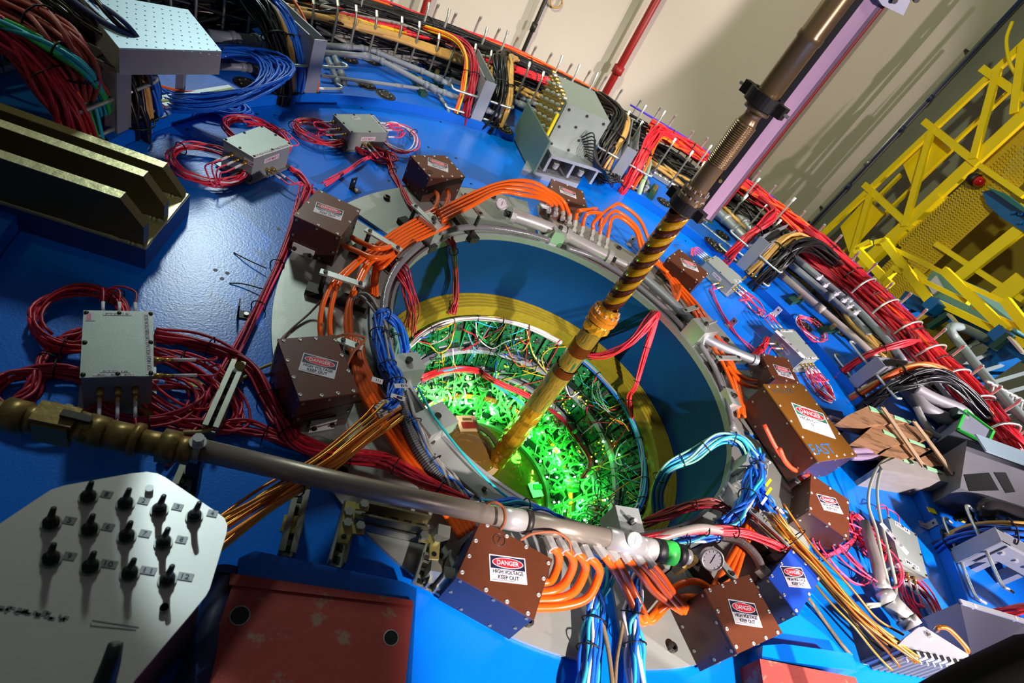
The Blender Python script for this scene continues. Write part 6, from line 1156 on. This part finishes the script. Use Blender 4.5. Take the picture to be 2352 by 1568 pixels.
# junction box, elbows and enclosure at the right
pipe('grey_pipe','thick grey pipe with two bends running into the green edged box',[(2080,885,.20),(2118,930,.20),(2160,955,.20),(2215,975,.20)],.036,mat('mid_grey_pipe',(138,136,140),.4),smooth_path=True)
pipe('grey_pipe','thick grey pipe behind the one that enters the green edged box',[(2100,890,.24),(2145,915,.24),(2230,950,.24),(2290,985,.24)],.034,mat('mid_grey_pipe',(138,136,140)),smooth_path=True)
pipe('grey_pipe','curled grey pipe end right of the green edged box',[(2262,960,.26),(2292,968,.26),(2298,985,.24),(2280,998,.2)],.032,mat('mid_grey_pipe',(138,136,140)),smooth_path=True)
pipe('grey_pipe','grey pipe end below the green edged box',[(2268,1008,.18),(2296,1012,.18),(2300,1030,.16)],.034,mat('mid_grey_pipe',(138,136,140)),smooth_path=True)
jb=thing('junction_box','grey junction box with bright green edges at the right','box',tuple(P(2240,1000,.1))); q=[(2218,942),(2282,990),(2268,1020),(2200,985)]; T=[P(*k,.28) for k in q]
build('box_body',MB().prism(T,.10,.275),mat('cool_grey_plastic',(130,134,150),.45),jb); 
for i in range(4): build('green_edge',MB().bar(T[i],T[(i+1)%4],.012,.012),GREENB,jb)
build('conduit_hub',MB().cyl(P(2190,945,.26),P(2215,960,.26),.03,12),DKGRN,jb); build('leg',MB().box(sum(T)/4*[1,1,0]+Z*.05,.1,.1,.1),DKST,jb)
pipe('steel_pipe','polished bent steel tube in front of the wood straps',[(2105,935,.2),(2125,975,.18),(2150,1000,.16),(2230,1030,.14)],.018,STEEL,smooth_path=True)
en=thing('metal_enclosure','grey metal enclosure with dark square openings at the right edge','enclosure',tuple(P(2290,1100,.0))); 
T=px((2222,1010,.30),(2420,1090,.30),(2420,1200,.2),(2205,1120,.2))
build('shell',MB().box8([p*[1,1,0] for p in (T[3],T[2],T[1],T[0])]+[T[3],T[2],T[1],T[0]]),mat('mid_grey_metal',(112,112,118),.45,.3,.1),en)
for q in ([(2225,1090),(2275,1065),(2300,1095),(2240,1135)],[(2285,1060),(2310,1050),(2335,1085),(2315,1095)]):
    a=[T[0]+(T[1]-T[0])*((k[0]-2222)/198)+(T[3]-T[0])*min(1,max(0,(k[1]-1010)/110)) for k in q]; n_=unit(np.cross(T[1]-T[0],T[3]-T[0])); n_=n_ if n_[2]>0 else -n_; build('opening',MB().sheet([p+n_*.001 for p in a],n_*.002),CHIP,en)
build('lid_plate',MB().sheet([p+Z*.03 for p in px((2225,1005,.31),(2420,1075,.31),(2420,1105,.31),(2250,1045,.31))],Z*.008),mat('pale_blue_grey_metal',(170,196,210)),en); build('orange_block',MB().box(P(2222,1150,.08),.09,.06,.06),mat('orange_plastic',(200,110,30),.5),en)
pipe('black_pipe','glossy black elbow pipe at the right edge above the blue cables',[(2310,1240,.05),(2276,1200,.14),(2262,1180,.2),(2285,1165,.22),(2400,1200,.22)],.042,mat('black_gloss_pipe',(40,38,40),.2,.1,.1),smooth_path=True)
for k in range(6): cable('grey_cable','grey and white cable curling under the metal enclosure, strand %s'%'ABCDEF'[k],px((2180,1085+k*4,.1),(2215,1090+k*3,.13),(2245,1060+k*5,.16),(2270,1045+k*4,.2)),.007,[GREYCAB,BLKCAB,WHT][k%3])
for k in range(3): cable('yellow_plug_lead','dark lead with a yellow plug on the raised ring at the right, number %s'%['one','two','three'][k],px((2195,1183+k*6,.06),(2215,1176+k*5,.08),(2245,1180+k*6,.08),(2270,1195,.07)),.0055,BLKCAB); build('yellow_plug',MB().box(P(2212,1187+k*4,.07),.025,.014,.014),YELCAB,None,False,'small yellow plug on the raised ring at the right, %s of three'%['upper','middle','lower'][k],'plug')
build('yellow_tag',MB().box(P(2140,1172,.06),.05,.028,.004),mat('bright_yellow_tag',(240,230,20),.5),None,False,'bright yellow tag on the raised ring below the wooden beam','tag')
# grey ladder rack with rounded end at the far right
lr=thing('ladder_rack','grey ladder rack with rounded end and ribbed slots at the right edge','rack',tuple(P(2280,800,.0)))
LG=mat('sage_grey_paint',(140,156,156),.42,.1,.08)
path=px((2400,1000,.30),(2330,940,.30),(2260,860,.30),(2205,790,.32),(2186,765,.34),(2184,752,.36),(2200,750,.37),(2240,765,.37),(2345,818,.37),(2420,850,.37)); build('rim_tube',MB().tube(crom(path,60),.030,10),LG,lr,True)
for k in range(7): a=P(2215+k*22,800+k*26,.29); b_=P(2262+k*40,782+k*22,.34); build('cross_bar',MB().bar(a,b_,.02,.02),LG,lr)
for k in range(10):
    for j in range(2): a=P(2222+k*11+j*50,765+k*4+j*36,.30); b_=P(2240+k*11+j*50,758+k*5+j*34,.33); build('slat',MB().bar(a,b_,.012,.03),mat('dark_slot_grey',(66,62,70),.5),lr)
for q in ((2230,820),(2330,930)): p=P(*q,.28)*[1,1,0]; build('leg',MB().box(p+Z*.14,.05,.05,.28),LG,lr)
for k in range(8): q=(2258+k*11,885+k*6); cable('bent_steel_tube','%s bent steel tube in the row of hooks at the far right'%['first','second','third','fourth','fifth','sixth','seventh','eighth'][k],px((q[0]+50,q[1]+35,.2),(q[0]+20,q[1]+22,.26),(q[0]+22,q[1]-2,.32),(q[0]+6,q[1]-10,.32)),.011,STEEL,group='row of bent steel tubes')
# yellow walkway
TP=CAM+E*7.15; TN=-E  # vertical plane that runs away from the camera on the right
def TPx(x,y,off=0.): return PV(x,y,TP+E*off,TN)
yw=thing('yellow_walkway','tall yellow steel walkway truss with mesh deck at the upper right','walkway',tuple(TPx(2100,500)*[1,1,0]+Z*-2.2))
def yb(a,b_,w,name,off=0.,ext=(0,0),m=YEL,t=.05):
    A,B=TPx(*a,off),TPx(*b_,off); d=B-A; A=A-d*ext[0]; B=B+d*ext[1]; build(name,MB().bar(A,B,w,t,E),m,yw)
yb((1850,575),(2300,150),.085,'chord',0,(.6,.35)); yb((1968,620),(2352,265),.16,'chord',0,(.7,.4)); yb((2000,600),(2330,300),.05,'chord',.25,(.3,.4))
for a,b_ in (((2128,283),(2240,372)),((1990,428),(2090,520)),((1845,590),(1950,690)),((2260,160),(2352,225))): yb(a,b_,.085,'rung',-.02,(.05,.05))
for a,b_ in (((2140,300),(2078,520)),((2292,160),(2236,365)),((2000,445),(1940,650)),((2350,100),(2330,260))): yb(a,b_,.085,'diagonal',-.04)
for a,b_ in (((2190,330),(2350,180)),((2050,475),(2200,330)),((1905,610),(2050,475)),((2000,470),(2070,400))): yb(a,b_,.04,'rail',.3)
# expanded metal deck: real strands
def deck(label_q,off,nx,ny):
    a,b_,c_,d_=[TPx(*k,off) for k in label_q]
    m=MB()
    for i in range(nx):
        s=(i+.5)/nx; p0=a+(b_-a)*s; p1=d_+(c_-d_)*s
        n_=ny; pts=[p0+(p1-p0)*(j/n_)+(b_-a)*(.32/nx)*(1 if j%2 else -1) for j in range(n_+1)]
        V=[];F=[]; wv=unit(b_-a)*.013
        for j,p in enumerate(pts):
            V+=[p-wv,p+wv]
            if j: F.append((2*j-2,2*j-1,2*j+1,2*j))
        m.add(V,F)
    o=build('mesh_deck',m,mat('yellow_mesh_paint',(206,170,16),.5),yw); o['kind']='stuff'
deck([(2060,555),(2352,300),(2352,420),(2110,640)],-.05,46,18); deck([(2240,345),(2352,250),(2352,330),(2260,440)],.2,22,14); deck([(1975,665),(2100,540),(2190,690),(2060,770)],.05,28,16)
build('olive_light_sheet',MB().sheet([TPx(1930,700,.68),TPx(2352,380,.68),TPx(2352,700,.68),TPx(2100,850,.68)],E*.02),mat('olive_light_tint',(120,104,24),.6),yw)  # sheet added behind the mesh, yellow light put into its olive colour
for q in ([(2072,372),(2140,305),(2185,345),(2095,430)],[(1930,520),(1990,455),(2030,490),(1950,580)]): build('yellow_plate',MB().sheet([TPx(*k,.1) for k in q],E*.02),YEL,yw)
for a,b_ in (((2150,560),(2352,690)),((2250,380),(2352,450)),((2100,620),(2200,700)),((2320,500),(2352,470))): yb(a,b_,.06,'deck_bar',-.08,m=YEL)
yb((2200,640),(2352,520),.14,'lower_beam',-.1); yb((2250,720),(2352,640),.2,'lower_beam',-.1)
for s in (0,1): p=TPx(1960,640,.3*s); build('post',MB().box((p[0],p[1],-.9),.1,.1,2.6),YEL,yw)
p=TPx(2352,265,.2); build('post',MB().box((p[0],p[1],-.5),.1,.1,3.4),YEL,yw)
# yellow stair rail nearer the tray
SP=CAM+E*4.35
def SPx(x,y,off=0.): return PV(x,y,SP+E*off,TN)
sr=thing('yellow_stair_rail','bright yellow stair railing on blue steel behind the red cables at the right','railing',tuple(SPx(2150,720)*[1,1,0]+Z*-2.2))
def sb(a,b_,w,name,off=0.,m=YEL,t=.05): build(name,MB().bar(SPx(*a,off),SPx(*b_,off),w*(.56 if m is YEL else .8),t,E),m,sr)
for a,b_ in (((2030,552),(2135,690)),((2168,620),(2312,760)),((1968,572),(2045,655)),((2310,690),(2380,780))): sb(a,b_,.105,'baluster')
for a,b_,w in (((2050,570),(2170,628),.06),((2110,640),(2225,695),.06),((2178,635),(2320,700),.06),((2145,690),(2290,760),.085),((2240,705),(2370,765),.06),((2290,760),(2400,812),.085)): sb(a,b_,w,'rail',.04)
for a,b_ in (((1968,572),(2000,556)),((2025,650),(2052,622)),((2012,558),(2038,552)),((2052,615),(2078,625))): sb(a,b_,.075,'stub',.0)
BS=mat('blue_structural_paint',(0,92,160),.45,0,.1,8)
for a,b_,w in (((2080,680),(2160,722),.10),((2150,700),(2310,795),.14),((2090,700),(2150,725),.06),((2310,775),(2400,830),.16)): sb(a,b_,w,'blue_beam',.12,BS,.08)
for q in ((2145,702),(2300,770)): p=SPx(*q,-.02); build('blue_foot',MB().box(p,.09,.09,.09),BS,sr)
sb((2135,752),(2180,722),.05,'green_strut',-.05,DKGRN); sb((2280,800),(2320,770),.05,'green_strut',-.05,DKGRN); sb((2180,722),(2205,750),.018,'cable_stay',-.06,ALU); sb((2320,775),(2352,812),.018,'cable_stay',-.06,ALU)
for q in ((2100,700),(2330,800)): p=SPx(*q,.15); build('post',MB().box((p[0],p[1],(p[2]-2.2)/2),.12,.12,p[2]+2.2),BS,sr)
# machine behind the rail, beacon and blue bracket
gm=thing('grey_machine','grey green machine hood seen behind the yellow stair railing','machine',tuple(SPx(2180,680,.5)*[1,1,0]+Z*-2.2)); a=[SPx(*k,.45) for k in ((2120,660),(2140,622),(2180,630),(2330,740),(2345,790),(2170,700))]
build('hood',MB().sheet(a,E*.5),mat('sage_green_enamel',(98,140,128),.45),gm); build('window_frame',MB().sheet([SPx(*k,.42) for k in ((2130,652),(2150,632),(2165,660),(2142,676))],E*.02),mat('pale_violet_white',(200,196,214),.4),gm); build('base',MB().box(SPx(2230,740,.7)*[1,1,0]-Z*1.3,.5,.8,1.8,E,D),DKST,gm)
bc=thing('beacon','dark red beacon lamp on the yellow mesh deck','beacon',tuple(TPx(2258,430,-.1))); c=TPx(2240,413,-.12); ax=unit(TPx(2262,424,-.12)-c); build('beacon_base',MB().cyl(c-ax*.06,c+ax*.02,.075,16),BLACK,bc,True); build('lens',MB().tube([c+ax*.02,c+ax*.06,c+ax*.10,c+ax*.125],[.062,.062,.05,.02],16),GLASSR,bc,True); build('stalk',MB().bar(c-ax*.05,c-ax*.05+E*.3,.04,.04),BLACK,bc)
bb_=thing('blue_bracket','blue steel bracket plate with bolts at the right edge above the railing','bracket',tuple(TPx(2310,480,-.15))); build('plate',MB().sheet([TPx(*k,-.15) for k in ((2256,440),(2275,436),(2372,500),(2372,545),(2300,500),(2266,468))],E*.05),BS,bb_); build('flange',MB().sheet([TPx(*k,-.17) for k in ((2275,434),(2320,450),(2372,490),(2372,500))],-E*.09),mat('teal_flange',(30,110,110),.45),bb_)
for q in ((2330,490),(2345,512),(2345,492)): p=TPx(*q,-.16); build('bolt',MB().cyl(p,p-E*.03,.018,6),BS,bb_)
build('hanger',MB().bar(TPx(2330,490,-.1),TPx(2330,490,.2),.05,.05),BS,bb_)
build('yellow_hose',MB().tube(crom([TPx(2325,50,-.1),TPx(2312,90,-.1),TPx(2318,140,-.1),TPx(2335,175,.0)],20),.02,8),YEL,None,True,'yellow hose hanging at the top right corner','hose')
